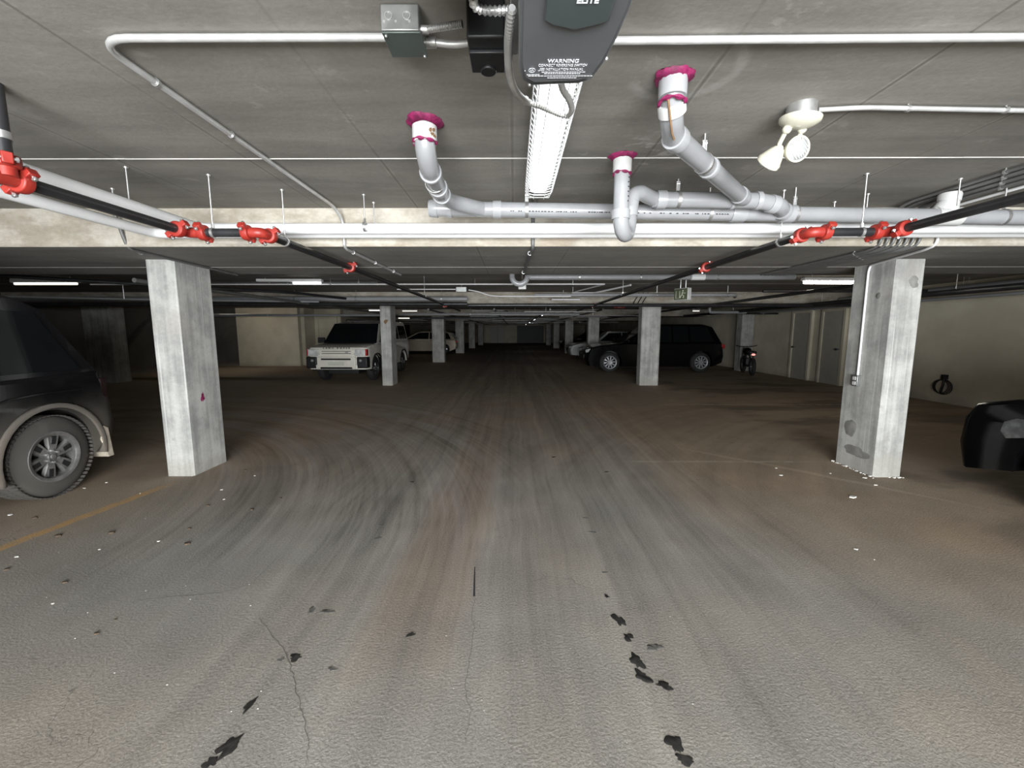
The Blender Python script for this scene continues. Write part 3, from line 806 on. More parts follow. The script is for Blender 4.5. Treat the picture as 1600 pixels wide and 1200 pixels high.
conduit([(.155, 3.0, ZC), (.155, 3.55, ZC), (.155, 3.555, 2.19), (.155, 3.62, 2.178), (.11, 5.15, 2.178)], .014, 'dull conduit running under the first band above the lane centre', 'conduit_dark', clips=[((.14, 3.8, 2.178), (0, 1, 0)), ((.11, 5.0, 2.178), (0, 1, 0))])
conduit([(-3.22, .2, ZC), (-3.22, 3.50, ZC), (-3.22, 3.555, 2.3), (-3.22, 3.60, 2.18), (-3.36, 5.2, 2.178)], .0125, 'dull conduit over the top of the nearest left column', 'conduit_dark', clips=[((-3.25, 3.75, 2.178), (0, 1, 0))])
# bundle of conduits on the right
names = ['leftmost', 'second', 'third', 'fourth', 'fifth', 'sixth', 'rightmost']
for i in range(7):
    x1 = 3.02 + i * .052; x2 = 2.98 + i * .045
    zc = 2.478 - (i % 2) * .01
    conduit([(x1 + .10, YB + .1, zc), (x1 + .04, 2.4, zc), (x1, 3.36 + .015 * i, zc), (x1 - .02, 3.545, zc - .06), (x1 - .03, 3.55, 2.20), (x2, 3.66, 2.172 - (i % 2) * .006), (x2, 5.2, 2.174)], .011,
            '%s dull conduit of the bundle along the ceiling at right' % names[i], 'conduit_dark', fillet=.05, group='conduit bundle at right',
            clips=[((x1 + .02, 2.75 + .05 * i, zc), (0, 1, 0)), ((x2, 3.8 + .04 * i, 2.174), (0, 1, 0))])
# conduit on the right column with its outlet box
t = thing('wall_outlet', 'outlet box at the end of the white conduit on the right column', 'outlet', (3.70, 4.52, .95))
xo = 3.712
MB().tube([(3.55, YB + .1, 2.478), (3.47, 3.5, 2.478), (3.46, 3.552, 2.40), (3.45, 3.552, 2.20), (3.46, 3.66, 2.180), (xo, 4.50, 2.180), (xo, 4.52, 2.12), (xo, 4.52, 1.03)], .011, 12, fillet=.09).build('conduit', 'white', t, smooth=60)
MB().box((3.703, 4.52, .97), (.045, .075, .12)).build('box', 'boxm', t, bevel=.004)
b = MB()
for dz in (-.026, .026): b.box((3.678, 4.52, .97 + dz), (.006, .045, .038))
b.build('socket', 'whitefit', t, bevel=.003)
# ================================================================== door opener and electrics near the camera
t = thing('door_opener', 'dark grey overhead door opener head with WARNING lettering, above the camera', 'door opener', (.13, 1.0, 2.2))
zo = 2.20
outl = [(.006, .52), (.250, .52), (.258, .60), (.256, 1.02), (.250, 1.12), (.238, 1.21), (.218, 1.285), (.185, 1.305), (.05, 1.315), (.022, 1.29), (.010, 1.22)]
def off_poly(p, k, cx=.13, cy=.95): return [((x - cx) * k + cx, (y - cy) * k + cy) for x, y in p]
r = [[Vector((x, y, z)) for x, y in off_poly(outl, k)] for z, k in ((2.43, .98), (2.25, 1.0), (2.225, 1.0), (2.205, .985), (2.20, .955))]
MB().rings(r).build('cover', 'opener', t, smooth=55)
inner = off_poly(outl, .86)
MB().rings([[Vector((x, y, z)) for x, y in off_poly(outl, k)] for z, k in ((2.203, .91), (2.196, .90), (2.196, .89))]).build('bottom_panel', 'opener', t)
MB().rings([[Vector((x, y, z)) for x, y in ((.065, .50), (.215, .50), (.212, 1.035), (.19, 1.045), (.14, 1.062), (.085, 1.045), (.067, 1.03))] for z in (2.198, 2.188)]).build('front_panel', 'opener2', t, bevel=.003)
MB().box((.002, .90, 2.36), (.022, .74, .20)).box((-.005, 1.20, 2.30), (.012, .05, .05)).build('mounting_bracket', 'boxm', t, bevel=.004)
for p in ((.243, 1.205, 2.213), (-.012, 1.13, 2.28), (-.012, 1.02, 2.28), (.045, 1.306, 2.205)):
    MB().sphere(p, .006, 10, 6).build('screw', 'steel', t)
def tx(s, u, v, h, w=None, bold=.0, name='lettering', z=2.1945, xs=1.0):
    p = at_z(u, v, z)
    return text_part(name, s, h, frame(p, (1, 0, 0), (0, -1, 0)), 'print', t, bold=bold, extr=.0003, xs=xs)
tx('WARNING', 880, 96, .0205, bold=.0005, xs=.82)
tx('CONNECT REVERSING SWITCH', 879, 102.5, .0150, xs=.60)
tx('SEE INSTALLATION MANUAL', 877, 108.8, .0150, xs=.60)
q = tx('ELITE', 918, 2, .020, bold=.0008, z=2.1865)
tx('UL', 831, 110, .010)
p = at_z(831, 110, 2.1945)
MB().band(p, (0, 0, 1), .0085, .0006, .0010, 24).build('certification_mark', 'print', t)
for s, du in (('c', -11), ('us', 11)): tx(s, 831 + du, 110.5, .007)
b = MB(); rd = random.Random(2)
for (v, u0, u1) in ((113, 846, 910), (115.5, 850, 905), (117, 823, 841), (119, 825, 925), (122, 855, 896)):
    a = at_z(u0, v, 2.1945); c = at_z(u1, v, 2.1945); x = a.x
    while x < c.x:
        w = rd.uniform(.003, .008); b.box((x + w / 2, a.y, 2.1945), (w, .0024, .0005)); x += w + .0016
b.build('fine_print', 'print', t)

t = thing('electrical_enclosure', 'grey steel enclosure on the ceiling left of the door opener', 'box', (-.2, 1.0, 2.3))
MB().box((-.195, .75, 2.39), (.25, .70, .20)).build('case', 'boxd', t, bevel=.006)
MB().box((-.195, .75, 2.288), (.262, .712, .012)).build('cover', 'boxd', t, bevel=.004)

t = thing('junction_box', 'square steel junction box in the conduit left of the black box', 'junction box', (-.35, 1.5, 2.4))
MB().box((-.352, 1.475, 2.458), (.118, .115, .075)).build('box', 'boxm', t, bevel=.003)
R_ = Euler((math.radians(-10), 0, 0)).to_matrix()
MB().box((-.349, 1.478, 2.417), (.122, .118, .005), rot=None).build('cover_plate', 'boxd', t, bevel=.002)
b = MB()
for dx in (-.034, .022): b.band((-.352 + dx, 1.4165, 2.462), (0, 1, 0), .010, .003, .002, 18)
for dx in (-.048, -.012, .03): b.cyl((-.352 + dx, 1.4185, 2.446), (-.352 + dx, 1.4165, 2.446), .004, n=8)
b.build('knockout', 'steel', t)
b = MB()
for dx, dy in ((-.05, -.048), (.05, .05)): MB().sphere((-.349 + dx, 1.478 + dy, 2.413), .005, 8, 6).build('screw', 'steel', t)
MB().cyl((-.30, YC - .01, 2.46), (-.26, YC - .01, 2.46), .017).cyl((-.43, YC, 2.475), (-.41, YC, 2.475), .018).cyl((-.30, 1.445, 2.44), (-.27, 1.445, 2.44), .012).build('connector', 'steel', t, bevel=.002)
MB().tube([(-.28, 1.445, 2.44), (-.16, 1.42, 2.44)], .009, 10, rib=.0022, ribstep=.007).build('flexible_conduit', 'steel', t)
MB().tube([(-.27, YC - .01, 2.46), (-.20, YC - .01, 2.452), (-.12, YC - .03, 2.45)], .0115, 12, fillet=.03).build('conduit', 'conduit', t)

t = thing('control_box', 'small black box on the ceiling beside the door opener', 'box', (-.08, 1.4, 2.4))
MB().box((-.083, 1.415, 2.425), (.112, .155, .15)).build('case', 'blackbox', t, bevel=.006)
MB().box((-.083, 1.44, 2.345), (.108, .10, .012)).cyl((-.083, 1.475, 2.345), (-.083, 1.475, 2.332), .026, n=20).build('cover', 'blackbox', t, bevel=.003)

t = thing('flexible_conduit', 'ribbed metal conduit looping from the door opener over the light fixture', 'conduit', (-.02, 1.3, 2.25))
pts = [at_z(800, 12, 2.23), at_z(797, 34, 2.23), at_z(794, 70, 2.24), at_z(796, 115, 2.26), at_z(806, 143, 2.28), at_z(822, 158, 2.33), at_z(842, 165, 2.34), at_z(868, 176, 2.35), at_z(884, 181, 2.35), at_z(893, 172, 2.345), at_z(889, 156, 2.34), at_z(880, 142, 2.33), at_z(876, 128, 2.32)]
def smooth(P, k=5):
    Q = []
    for i in range(len(P) - 1):
        p0 = P[max(i - 1, 0)]; p1 = P[i]; p2 = P[i + 1]; p3 = P[min(i + 2, len(P) - 1)]
        for j in range(k):
            s_ = j / k
            Q.append(.5 * ((2 * p1) + (p2 - p0) * s_ + (2 * p0 - 5 * p1 + 4 * p2 - p3) * s_ ** 2 + (3 * p1 - p0 - 3 * p2 + p3) * s_ ** 3))
    Q.append(P[-1]); return Q
MB().tube(smooth(pts, 4), .0080, 12, rib=.0038, ribstep=.0125).build('tube', 'steel', t, smooth=25)
pts = [at_z(739, -4, 2.30), at_z(741, 8, 2.30), at_z(752, 15, 2.30), at_z(775, 17, 2.30), at_z(800, 16, 2.29)]
t2 = thing('flexible_conduit', 'short ribbed metal conduit at the top edge left of the door opener', 'conduit', (-.1, 1.15, 2.3))
MB().tube(smooth(pts, 4), .0080, 12, rib=.0038, ribstep=.0125).build('tube', 'steel', t2, smooth=25)
b = MB().band(at_z(820, 157, 2.335), (.8, .4, -.3), .012, .012, .003).cyl(at_z(820, 157, 2.345), at_z(820, 150, 2.48), .004, n=6)
b.build('clamp', 'steel', t)

# ---- the bright wrap fixture over the lane
t = thing('light_fixture', 'bright glowing fluorescent fixture with wire guard over the lane centre', 'ceiling light', (.16, 2.3, 2.45))
lx0, lx1, ly0, ly1 = .085, .245, 1.55, 2.93
MB().box(((lx0 + lx1) / 2, (ly0 + ly1) / 2, 2.470), (.155, ly1 - ly0, .055)).build('housing', 'white', t, bevel=.004)
poly = [(-.056, .045), (-.060, .01), (-.052, -.018), (-.025, -.030), (.025, -.030), (.052, -.018), (.060, .01), (.056, .045)]
MB().prism(poly, ((lx0 + lx1) / 2 - .006, ly0 + .01, 2.425), (-1, 0, 0), (0, 0, 1), 0, ly1 - ly0 - .08).build('lens', 'lamp', t, smooth=60)
b = MB(); w = .0022; xm = (lx0 + lx1) / 2
gp = [(-.088, .05), (-.090, -.005), (-.072, -.038), (-.035, -.050), (.035, -.050), (.072, -.038), (.090, -.005), (.088, .05)]
y = ly0 + .02
while y < ly1 + .03:
    b.tube([(xm + px, y, 2.43 + pz) for px, pz in gp], w, 5)
    y += .048
for px, pz in gp[1:-1]: b.tube([(xm + px, ly0, 2.43 + pz), (xm + px, ly1 + .02, 2.43 + pz)], w, 5)
for k in range(5): b.tube([(xm - .085 + .004 * k, ly1 + .02, 2.47 - k * .02), (xm + .085 - .004 * k, ly1 + .02, 2.47 - k * .02)], w, 5)
b.build('wire_guard', 'white', t)

# ---- emergency lamp
ex, ey = 1.285, 2.02
t = thing('emergency_light', 'cream twin-head emergency lamp on a round ceiling box at right', 'emergency light', (ex, ey, 2.42))
MB().lathe((ex, ey, SLAB), (0, 0, -1), [(0, .060), (.048, .060), (.050, .05)], 28).build('ceiling_box', 'steel', t)
MB().lathe((ex, ey, 2.452), (-.10, .10, -1), [(0, .060), (.004, .085), (.018, .083), (.034, .060), (.044, .03)], 32).build('base_plate', 'cream', t, smooth=50)
def head(p, d, arm_from, lit=True):
    d = Vector(d).normalized(); p = Vector(p)
    h = MB().lathe(p - d * .055, d, [(0, .010), (.004, .022), (.025, .036), (.062, .052), (.066, .056), (.082, .056), (.083, .050)], 28).build('lamp_head', 'cream', t, smooth=50)
    MB().lathe(p + d * .024, d, [(0, .050), (.004, .048), (.009, .030), (.011, .004)], 28).build('lens', 'lens', h, smooth=50)
    b = MB()
    a = d.orthogonal().normalized(); c = d.cross(a)
    for k in range(-3, 4): b.box(p + d * .034 + a * k * .011, (.003, .08 * math.sqrt(max(0, 1 - (k / 4.2) ** 2)), .003), rot=Matrix((a, c, d)).transposed())
    b.build('lens_rib', 'steel', h)
    MB().tube([arm_from, (Vector(arm_from) + p) / 2 + Vector((0, 0, .0)), p - d * .045], .010, 10, fillet=.02).sphere(arm_from, .020, 12, 8).sphere(p - d * .045, .018, 12, 8).build('swivel_arm', 'cream', h)
head((ex + .030, ey + .075, 2.345), (.05, -1, -.25), (ex + .03, ey + .03, 2.415))
head((ex - .055, ey + .105, 2.318), (-.35, .85, -.75), (ex - .045, ey + .02, 2.41))

# ================================================================== overhead, beyond the first band
def xpipe(u0, u1, v, z, r, label, mat='pvc', name='pipe', cat='pipe', elbow0=None, elbow1=None, hang=(), um=820, group=None, v1=None, clips=True, ext0=None, ext1=None):
    y = at_z(um, v, z).y
    a = at_y(u0, v, y); c = at_y(u1, v, y)
    a.z = z; c.z = z
    if v1 is not None:
        q = at_y(u1, v1, y); c.z = q.z; q = at_y(u0, v, y); a.z = q.z
    if ext0 is not None: a.x = ext0
    if ext1 is not None: c.x = ext1
    pts = [a, c]
    if elbow0: pts = [a + Vector(elbow0)] + pts
    if elbow1: pts = pts + [c + Vector(elbow1)]
    t = thing(name, label, cat, ((a.x + c.x) / 2, y, z), group=group)
    MB().tube(pts, r, 14, fillet=max(.03, r * 2.2)).build('tube', mat, t, smooth=60)
    for u in hang:
        p = at_y(u, v, y); 
        b = MB().cyl((p.x, y, z), (p.x, y, SLAB), .006, n=6).band((p.x, y, z), (1, 0, 0), r + .002, .025, .005, 16)
        b.build('hanger', 'steel', t)
    return t, a, c
t, a, c = xpipe(828, 1240, 433, 2.35, .046, 'grey drain pipe beyond the first band with a white label', 'pvc', hang=(905, 1120, 1000))
MB().cyl((at_y(1079, 433, a.y).x, a.y, 2.35), (at_y(1100, 433, a.y).x, a.y, 2.35), .050, n=20).build('paper_label', 'white', t)
xc = at_y(800, 433, a.y).x
U = [(xc, a.y, 2.5), (xc, a.y, 2.38)] + [(xc + .12 * (1 - math.cos(PI * i / 10)), a.y + .03, 2.36 - .115 * math.sin(PI * i / 10)) for i in range(11)] + [(a.x + .0, a.y, 2.35), (a.x + .15, a.y, 2.35)]
MB().tube(U, .044, 16).build('trap', 'pvc2', t, smooth=60)
p = at_y(816, 446, a.y + .3)
tt = thing('hanging_box', 'small white box hanging by the distant drain trap', 'box', p)
MB().box(p, (.13, .06, .13)).build('case', 'whitefit', tt, bevel=.01); MB().cyl(p, (p.x, p.y, SLAB), .008, n=8).build('rod', 'steel', tt)
xpipe(400, 945, 444, 2.40, .014, 'thin white conduit crossing the lane beyond the first band', 'white', cat='conduit', name='conduit', hang=(486, 516, 605, 742, 803, 895), elbow1=(-.35, 1.6, 0), ext0=-8.2)
xpipe(20, 590, 441, 2.44, .010, 'thin dull conduit high on the left beyond the first band', 'conduit_dark', cat='conduit', name='conduit', hang=(420, 449, 560))
xpipe(620, 712, 452, 2.38, .011, 'short conduit left of the small steel box over the lane', 'white', cat='conduit', name='conduit', v1=452)
yb = at_z(720, 452, 2.38).y
p = at_y(721, 452, yb)
tt = thing('junction_box', 'small steel box on the conduits beyond the first band', 'junction box', p); MB().box(p, (.22, .10, .09)).build('box', 'boxm', tt, bevel=.005)
MB().box((p.x, p.y, p.z - .047), (.22, .10, .006)).build('cover', 'steel', tt)
MB().cyl(p, (p.x, p.y, SLAB), .008, n=6).build('rod', 'steel', tt)
p2 = [at_y(732, 453, yb), at_y(748, 456, yb), at_y(768, 462, yb), at_y(800, 463, yb), at_y(892, 463, yb)]
tt = thing('flexible_conduit', 'pale cable sweeping right from the small steel box', 'conduit', p2[0]); MB().tube(smooth(p2, 5), .012, 8).build('tube', 'white', tt)
xpipe(400, 730, 467, 2.28, .055, 'long pale pipe left of the lane before the second band', 'pvc', hang=(460, 556, 690), ext0=-12.9)
xpipe(360, 730, 475, 2.13, .045, 'black pipe under the second band at left', 'black', ext0=-12.9, hang=())
xpipe(730, 1240, 477, 2.12, .040, 'black pipe under the second band at right', 'black', ext1=8.9)
xpipe(360, 606, 492.5, 2.08, .045, 'pale pipe in front of the cream wall', 'pvc', hang=(418, 533), ext0=-12.9)
xpipe(625, 905, 491, 2.10, .035, 'pale pipe across the lane far back', 'pvc', hang=(735,))
xpipe(835, 1148, 461, 2.30, .038, 'grey pipe right of the lane before the second band', 'pvc', hang=(1026, 1136), elbow1=(.25, .5, 0))
xpipe(893, 928, 458, 2.36, .020, 'short bright conduit over the lane', 'white', name='conduit', cat='conduit', elbow1=(.5, -1.2, .05), hang=(895,))
xpipe(862, 906, 468, 2.28, .022, 'lower short bright conduit over the lane', 'white', name='conduit', cat='conduit', hang=(880,))
xpipe(1108, 1165, 488, 2.10, .045, 'pale pipe with raised left end right of the second column', 'pvc', elbow0=(0, 0, .16), hang=())
xpipe(1165, 1222, 490, 2.10, .030, 'dark pipe ending beside the right wall', 'black', hang=(1191,))
xpipe(640, 830, 497, 2.02, .035, 'dark pipe across the lane far back', 'black')
# red valve on the right part
yv = at_z(967, 478, 2.12).y
p = at_y(967, 478, yv - .02)
tt = thing('pipe_valve', 'small dark red valve under the second band', 'valve', p)
MB().cyl(p - Vector((.14, 0, 0)), p + Vector((.14, 0, 0)), .062, n=16).box(p + Vector((0, -.03, .0)), (.10, .10, .10)).build('body', 'dullred', tt, bevel=.008)
# cables strapped under band two
for i, u in enumerate((992, 999, 1006)):
    a = at_y(u, 473, 10.95); 
    tt = thing('cable', ['left', 'middle', 'right'][i] + ' dark cable looped on the face of the second band', 'cable', a, group='cables on the second band')
    MB().tube([(a.x + .10, 10.97, 2.48), (a.x + .06, 10.97, 2.38), (a.x - .02, 10.97, 2.25), (a.x - .04, 11.0, 2.17)], .012, 8, fillet=.04).build('tube', 'black', tt)
# pipes and conduits running with the lane on the left bays
def ypipe(x, z, y0, y1, r, label, mat='pvc', hang=(), dx=0.0):
    t = thing('pipe', label, 'pipe', (x, (y0 + y1) / 2, z))
    MB().tube([(x, y0, z), (x + dx, y1, z)], r, 12).build('tube', mat, t)
    for y in hang:
        MB().cyl((x + dx * (y - y0) / (y1 - y0), y, z), (x + dx * (y - y0) / (y1 - y0), y, SLAB), .006, n=6).build('hanger', 'steel', t)
    return t
ypipe(8.35, 2.28, 5.32, 10.95, .075, 'thick grey pipe along the right wall', hang=(6, 8, 10))
ypipe(8.45, 2.13, 4.0, 15.5, .030, 'thin grey pipe below the thick one on the right wall', hang=(6, 8, 10))
ypipe(7.2, 2.135, 5.6, 18, .05, 'black pipe along the right bays', 'black', hang=(7, 10, 14))
xpipe(1200, 1600, 455, 2.3, .03, 'dark cross pipe right of the near column', 'black', ext0=5.0, ext1=8.9)
tt = thing('conduit', 'dark conduit slanting across the far left bay', 'conduit', (-8, 6, 2.3)); MB().tube([(-8.6, 5.4, 2.32), (-4.6, 9.0, 2.30), (-3.9, 10.8, 2.28)], .03, 10, fillet=.3).build('tube', 'black', tt)
tt = thing('conduit', 'pale lamp conduit crossing the far left bay', 'conduit', (-9, 8, 2.2)); MB().tube([(-12.9, 8.3, 2.24), (-8.0, 9.2, 2.18), (-4.4, 9.6, 2.16)], .022, 10, fillet=.3).build('tube', 'pvc', tt)
for (x, y) in ((-10.9, 8.65), (-8.35, 9.1)): MB().cyl((x, y, 2.19), (x, y, SLAB), .010, n=6).build('hanger', 'steel', tt)

# ---- distant strip lights
def strip(x, y, z, L, ang, label, mat='tube', lit=1.0, drop=True, r=.022):
    t = thing('strip_light', label, 'ceiling light', (x, y, z), ang, world=False)
    MB().box((0, 0, .045), (L, .11, .05)).build('housing', 'white', t, bevel=.004, local=True)
    b = MB()
    MB().cyl((-L / 2 + .03, 0, 0), (-L / 2 + .03 + (L - .06) * lit, 0, 0), r, n=10).build('lamp_tube', mat, t, local=True)
    for s_ in (-1, 1): MB().cyl((s_ * L * .38, 0, .06), (s_ * L * .38, 0, SLAB - z), .005, n=6).build('rod', 'steel', t, local=True)
    return t
p = at_z(68, 443, 2.36); strip(p.x, p.y, 2.36, 1.2, 0, 'lit strip light in the far left bay, the nearer of two')
p = at_z(24, 437, 2.42); strip(p.x, p.y + .35, 2.44, 1.0, 0, 'lit strip light in the far left bay behind the first', 'tube2')
p = at_z(448, 441, 2.40); strip(p.x, p.y + .1, 2.40, 1.2, PI + .03, 'half-lit strip light left of the lane beyond the first band', 'tube5', lit=.45)
p = at_z(1300, 441, 2.36); strip(p.x + .1, p.y, 2.36, 1.3, .03, 'brightest distant strip light left of the right column', 'tube3', r=.035)
p = at_z(590, 485, 2.38); strip(p.x, p.y, 2.38, .8, 0, 'small lit lamp above the white off-roader', 'tube')
p = at_z(650, 498, 2.25); strip(p.x, p.y, 2.28, 2.2, 0, 'lit strip light above the champagne wagon', 'tube')
p = at_z(640, 486, 2.38); strip(p.x, p.y, 2.38, .7, 0, 'dim lit strip light high behind the second left column', 'tube2')
p = at_z(942, 494, 2.36); strip(p.x, p.y, 2.36, .9, 0, 'lit lamp far back right of the lane', 'tube')
p = at_z(904, 501, 2.3); strip(p.x, p.y, 2.3, .9, 0, 'tiny lit lamp farthest right of the lane', 'tube')
p = at_z(1087, 486, 2.38); strip(p.x, p.y, 2.38, .35, 0, 'tiny lit lamp behind the wide right column', 'tube2')
for i, y in enumerate((17.0, 23.8, 31.5, 41)):
    strip(1.15, y, 2.15, 1.2, PI / 2, ['nearest', 'second', 'third', 'farthest'][i] + ' strip light in the row along the lane', 'tube5')

# ---- exit sign
p = at_z(1066, 460, 2.18)
t = thing('exit_sign', 'small olive exit sign with a white side panel hung from two rods', 'sign', p, math.radians(52), world=False)
MB().box((0, 0, 0), (.30, .10, .22)).build('case', 'whitefit', t, bevel=.006, local=True)
MB().box((0, -.052, 0), (.28, .008, .20)).build('face', 'sign', t, bevel=.002, local=True)
t.rotation_euler[2] = math.radians(-58)
b = MB()
b.tube([(-.10, -.058, .06), (-.10, -.058, -.07), (-.02, -.058, -.07), (-.02, -.058, .06)], .006, 6)
b.sphere((.045, -.058, .058), .017, 10, 6).tube([(.04, -.058, .035), (.03, -.058, -.01), (.065, -.058, -.03), (.06, -.058, -.075)], .010, 6).tube([(.03, -.058, -.01), (.0, -.058, -.045), (-.01, -.058, -.07)], .009, 6).tube([(.04, -.058, .03), (.08, -.058, .01), (.10, -.058, .02)], .007, 6)
b.build('running_figure', 'signl', t, local=True)
for xx in (-.05, .06): MB().cyl((xx, 0, .11), (xx, 0, SLAB - p.z), .008, n=6).build('rod', 'steel', t, local=True)

# ---- small clutter of pipes over the far lane
rd = random.Random(12)
kinds = ['thin pipe', 'slim pipe', 'narrow conduit', 'thin conduit']
for i in range(30):
    y = 13.0 + i * .85 + rd.uniform(-.4, .4)
    x0 = rd.uniform(-3.3, 2.2); L = rd.uniform(.6, 3.0); z = rd.uniform(2.06, 2.30)
    tt = thing('conduit', 'small pale conduit among the clutter over the far lane', 'conduit', (x0, y, z), group='conduits over the far lane')
    MB().tube([(x0, y, z), (x0 + L, y, z), (x0 + L + .1, y + rd.uniform(.5, 3), z + .02)], rd.uniform(.014, .03), 8, fillet=.1).build('tube', rd.choice(['white', 'pvc', 'conduit', 'steel']), tt)
    MB().cyl((x0 + L * .3, y, z), (x0 + L * .3, y, SLAB), .006, n=6).build('hanger', 'steel', tt)
for i in range(6):
    x = [-2.6, -.6, 1.1, 2.7, -4.8, 4.9][i]
    ypipe(x, [2.155, 2.16, 2.15, 2.155, 2.14, 2.15][i], 5.4 if i > 3 else 12.9, 45, .03, ['leftmost', 'left of centre', 'centre', 'rightmost', 'far left bay', 'far right bay'][i] + ' dark pipe following the lane into the distance', 'black' if i % 2 else 'conduit_dark')

strip(-10.6, 15.9, 2.44, 1.2, 0, 'unseen added strip light behind the second band, brightening the cream wall', 'tube4')  # lamp added out of view to brighten the cream wall
# ================================================================== vehicles
def wheel(parent, x, y, r, w, side, spokes=5, rim='alloy', tire='rubber', rr=.64, lugs=5, wide=.5, dish=.03, tread=True, pocket=False):
    """axis along local y; side = +1 outer face towards +y"""
    o = bpy.data.objects.new('wheel', None); C.objects.link(o); o.parent = parent; o.location = (x, y, r)
    o.rotation_euler = (0, 0, 0 if side > 0 else PI); OFF[o.name] = Vector((0, 0, 0))
    h = w / 2; ri = r * rr
    MB().lathe((0, -h, 0), (0, 1, 0), [(0.0, ri), (.004, ri + .012), (.012, r * .80), (.03, r * .93), (.05, r * .985), (.07, r), (w - .07, r), (w - .05, r * .985), (w - .03, r * .93), (w - .012, r * .80), (w - .004, ri + .012), (w, ri), (w - .05, ri - .01), (.05, ri - .01)], 48).build('tire', tire, o, smooth=40, local=True)
    if tread:
        b = MB(); n = 60
        for i in range(n):
            a = 2 * PI * i / n
            for k, yy in enumerate((-.085, 0, .085)):
                aa = a + (k % 2) * PI / n
                R = Euler((0, -aa, 0)).to_matrix()
                b.box(Vector((math.cos(aa) * r, yy * w / .25, math.sin(aa) * r)), (.009, .060 * w / .25, 2 * PI * r / n * .62), rot=R)
        b.build('tread', tire, o, local=True)['kind'] = 'stuff'
    b = MB()
    b.lathe((0, h - .10, 0), (0, 1, 0), [(0, ri - .012), (.085, ri - .010), (.098, ri + .006), (.104, ri + .004), (.100, ri - .020), (.09, ri - .03), (.0, ri - .03)], 48)
    b.build('rim', rim, o, smooth=40, local=True)
    MB().cyl((0, -h + .03, 0), (0, h - .10, 0), ri * .80, n=32).build('brake_disc', 'trim', o, local=True)
    b = MB()
    yo = h - dish
    for i in range(spokes):
        a = 2 * PI * i / spokes + PI / 2 + .2
        d = Vector((math.cos(a), 0, math.sin(a))); s_ = Vector((-math.sin(a), 0, math.cos(a)))
        wi = ri * wide * .42; wo = ri * wide * .62
        rings = []
        for q, wd, yy in ((.05, wi * .9, yo - .012), (.38, wi, yo + .002), (.75, wo * .95, yo - .002), (.97, wo * 1.15, yo - .010)):
            c = d * ri * q
            rings.append([c + s_ * -wd + Vector((0, yy - .03, 0)), c + s_ * -wd * .8 + Vector((0, yy, 0)), c + s_ * wd * .8 + Vector((0, yy, 0)), c + s_ * wd + Vector((0, yy - .03, 0))])
        b.rings(rings)
    b.build('spokes', rim, o, smooth=30, local=True, bevel=.004)
    if pocket:
        for i in range(spokes):
            b = MB()
            a = 2 * PI * i / spokes + PI / 2 + .2
            d = Vector((math.cos(a), 0, math.sin(a))); s_ = Vector((-math.sin(a), 0, math.cos(a)))
            c = d * ri * .66 + Vector((0, yo - .004, 0))
            R = Matrix((d, Vector((0, 1, 0)), d.cross(Vector((0, 1, 0))))).transposed()
            b.box(c, (ri * .34, .016, ri * .20), rot=R)
            b.build('spoke_pocket', 'trim', o, local=True, bevel=.006)
    b = MB().cyl((0, yo - .05, 0), (0, yo + .006, 0), ri * .17, n=24).cyl((0, yo, 0), (0, yo + .014, 0), ri * .10, n=20)
    b.build('hub_cap', rim, o, local=True, bevel=.003)
    b = MB()
    for i in range(lugs):
        a = 2 * PI * i / lugs + .5
        b.cyl((math.cos(a) * ri * .24, yo - .01, math.sin(a) * ri * .24), (math.cos(a) * ri * .24, yo + .014, math.sin(a) * ri * .24), .011, n=6)
    b.build('lug_nut', 'steel', o, local=True)
    return o

def arc(cx, cz, r, a0, a1, n=12): return [(cx + r * math.cos(a0 + (a1 - a0) * i / n), cz + r * math.sin(a0 + (a1 - a0) * i / n)) for i in range(n + 1)]

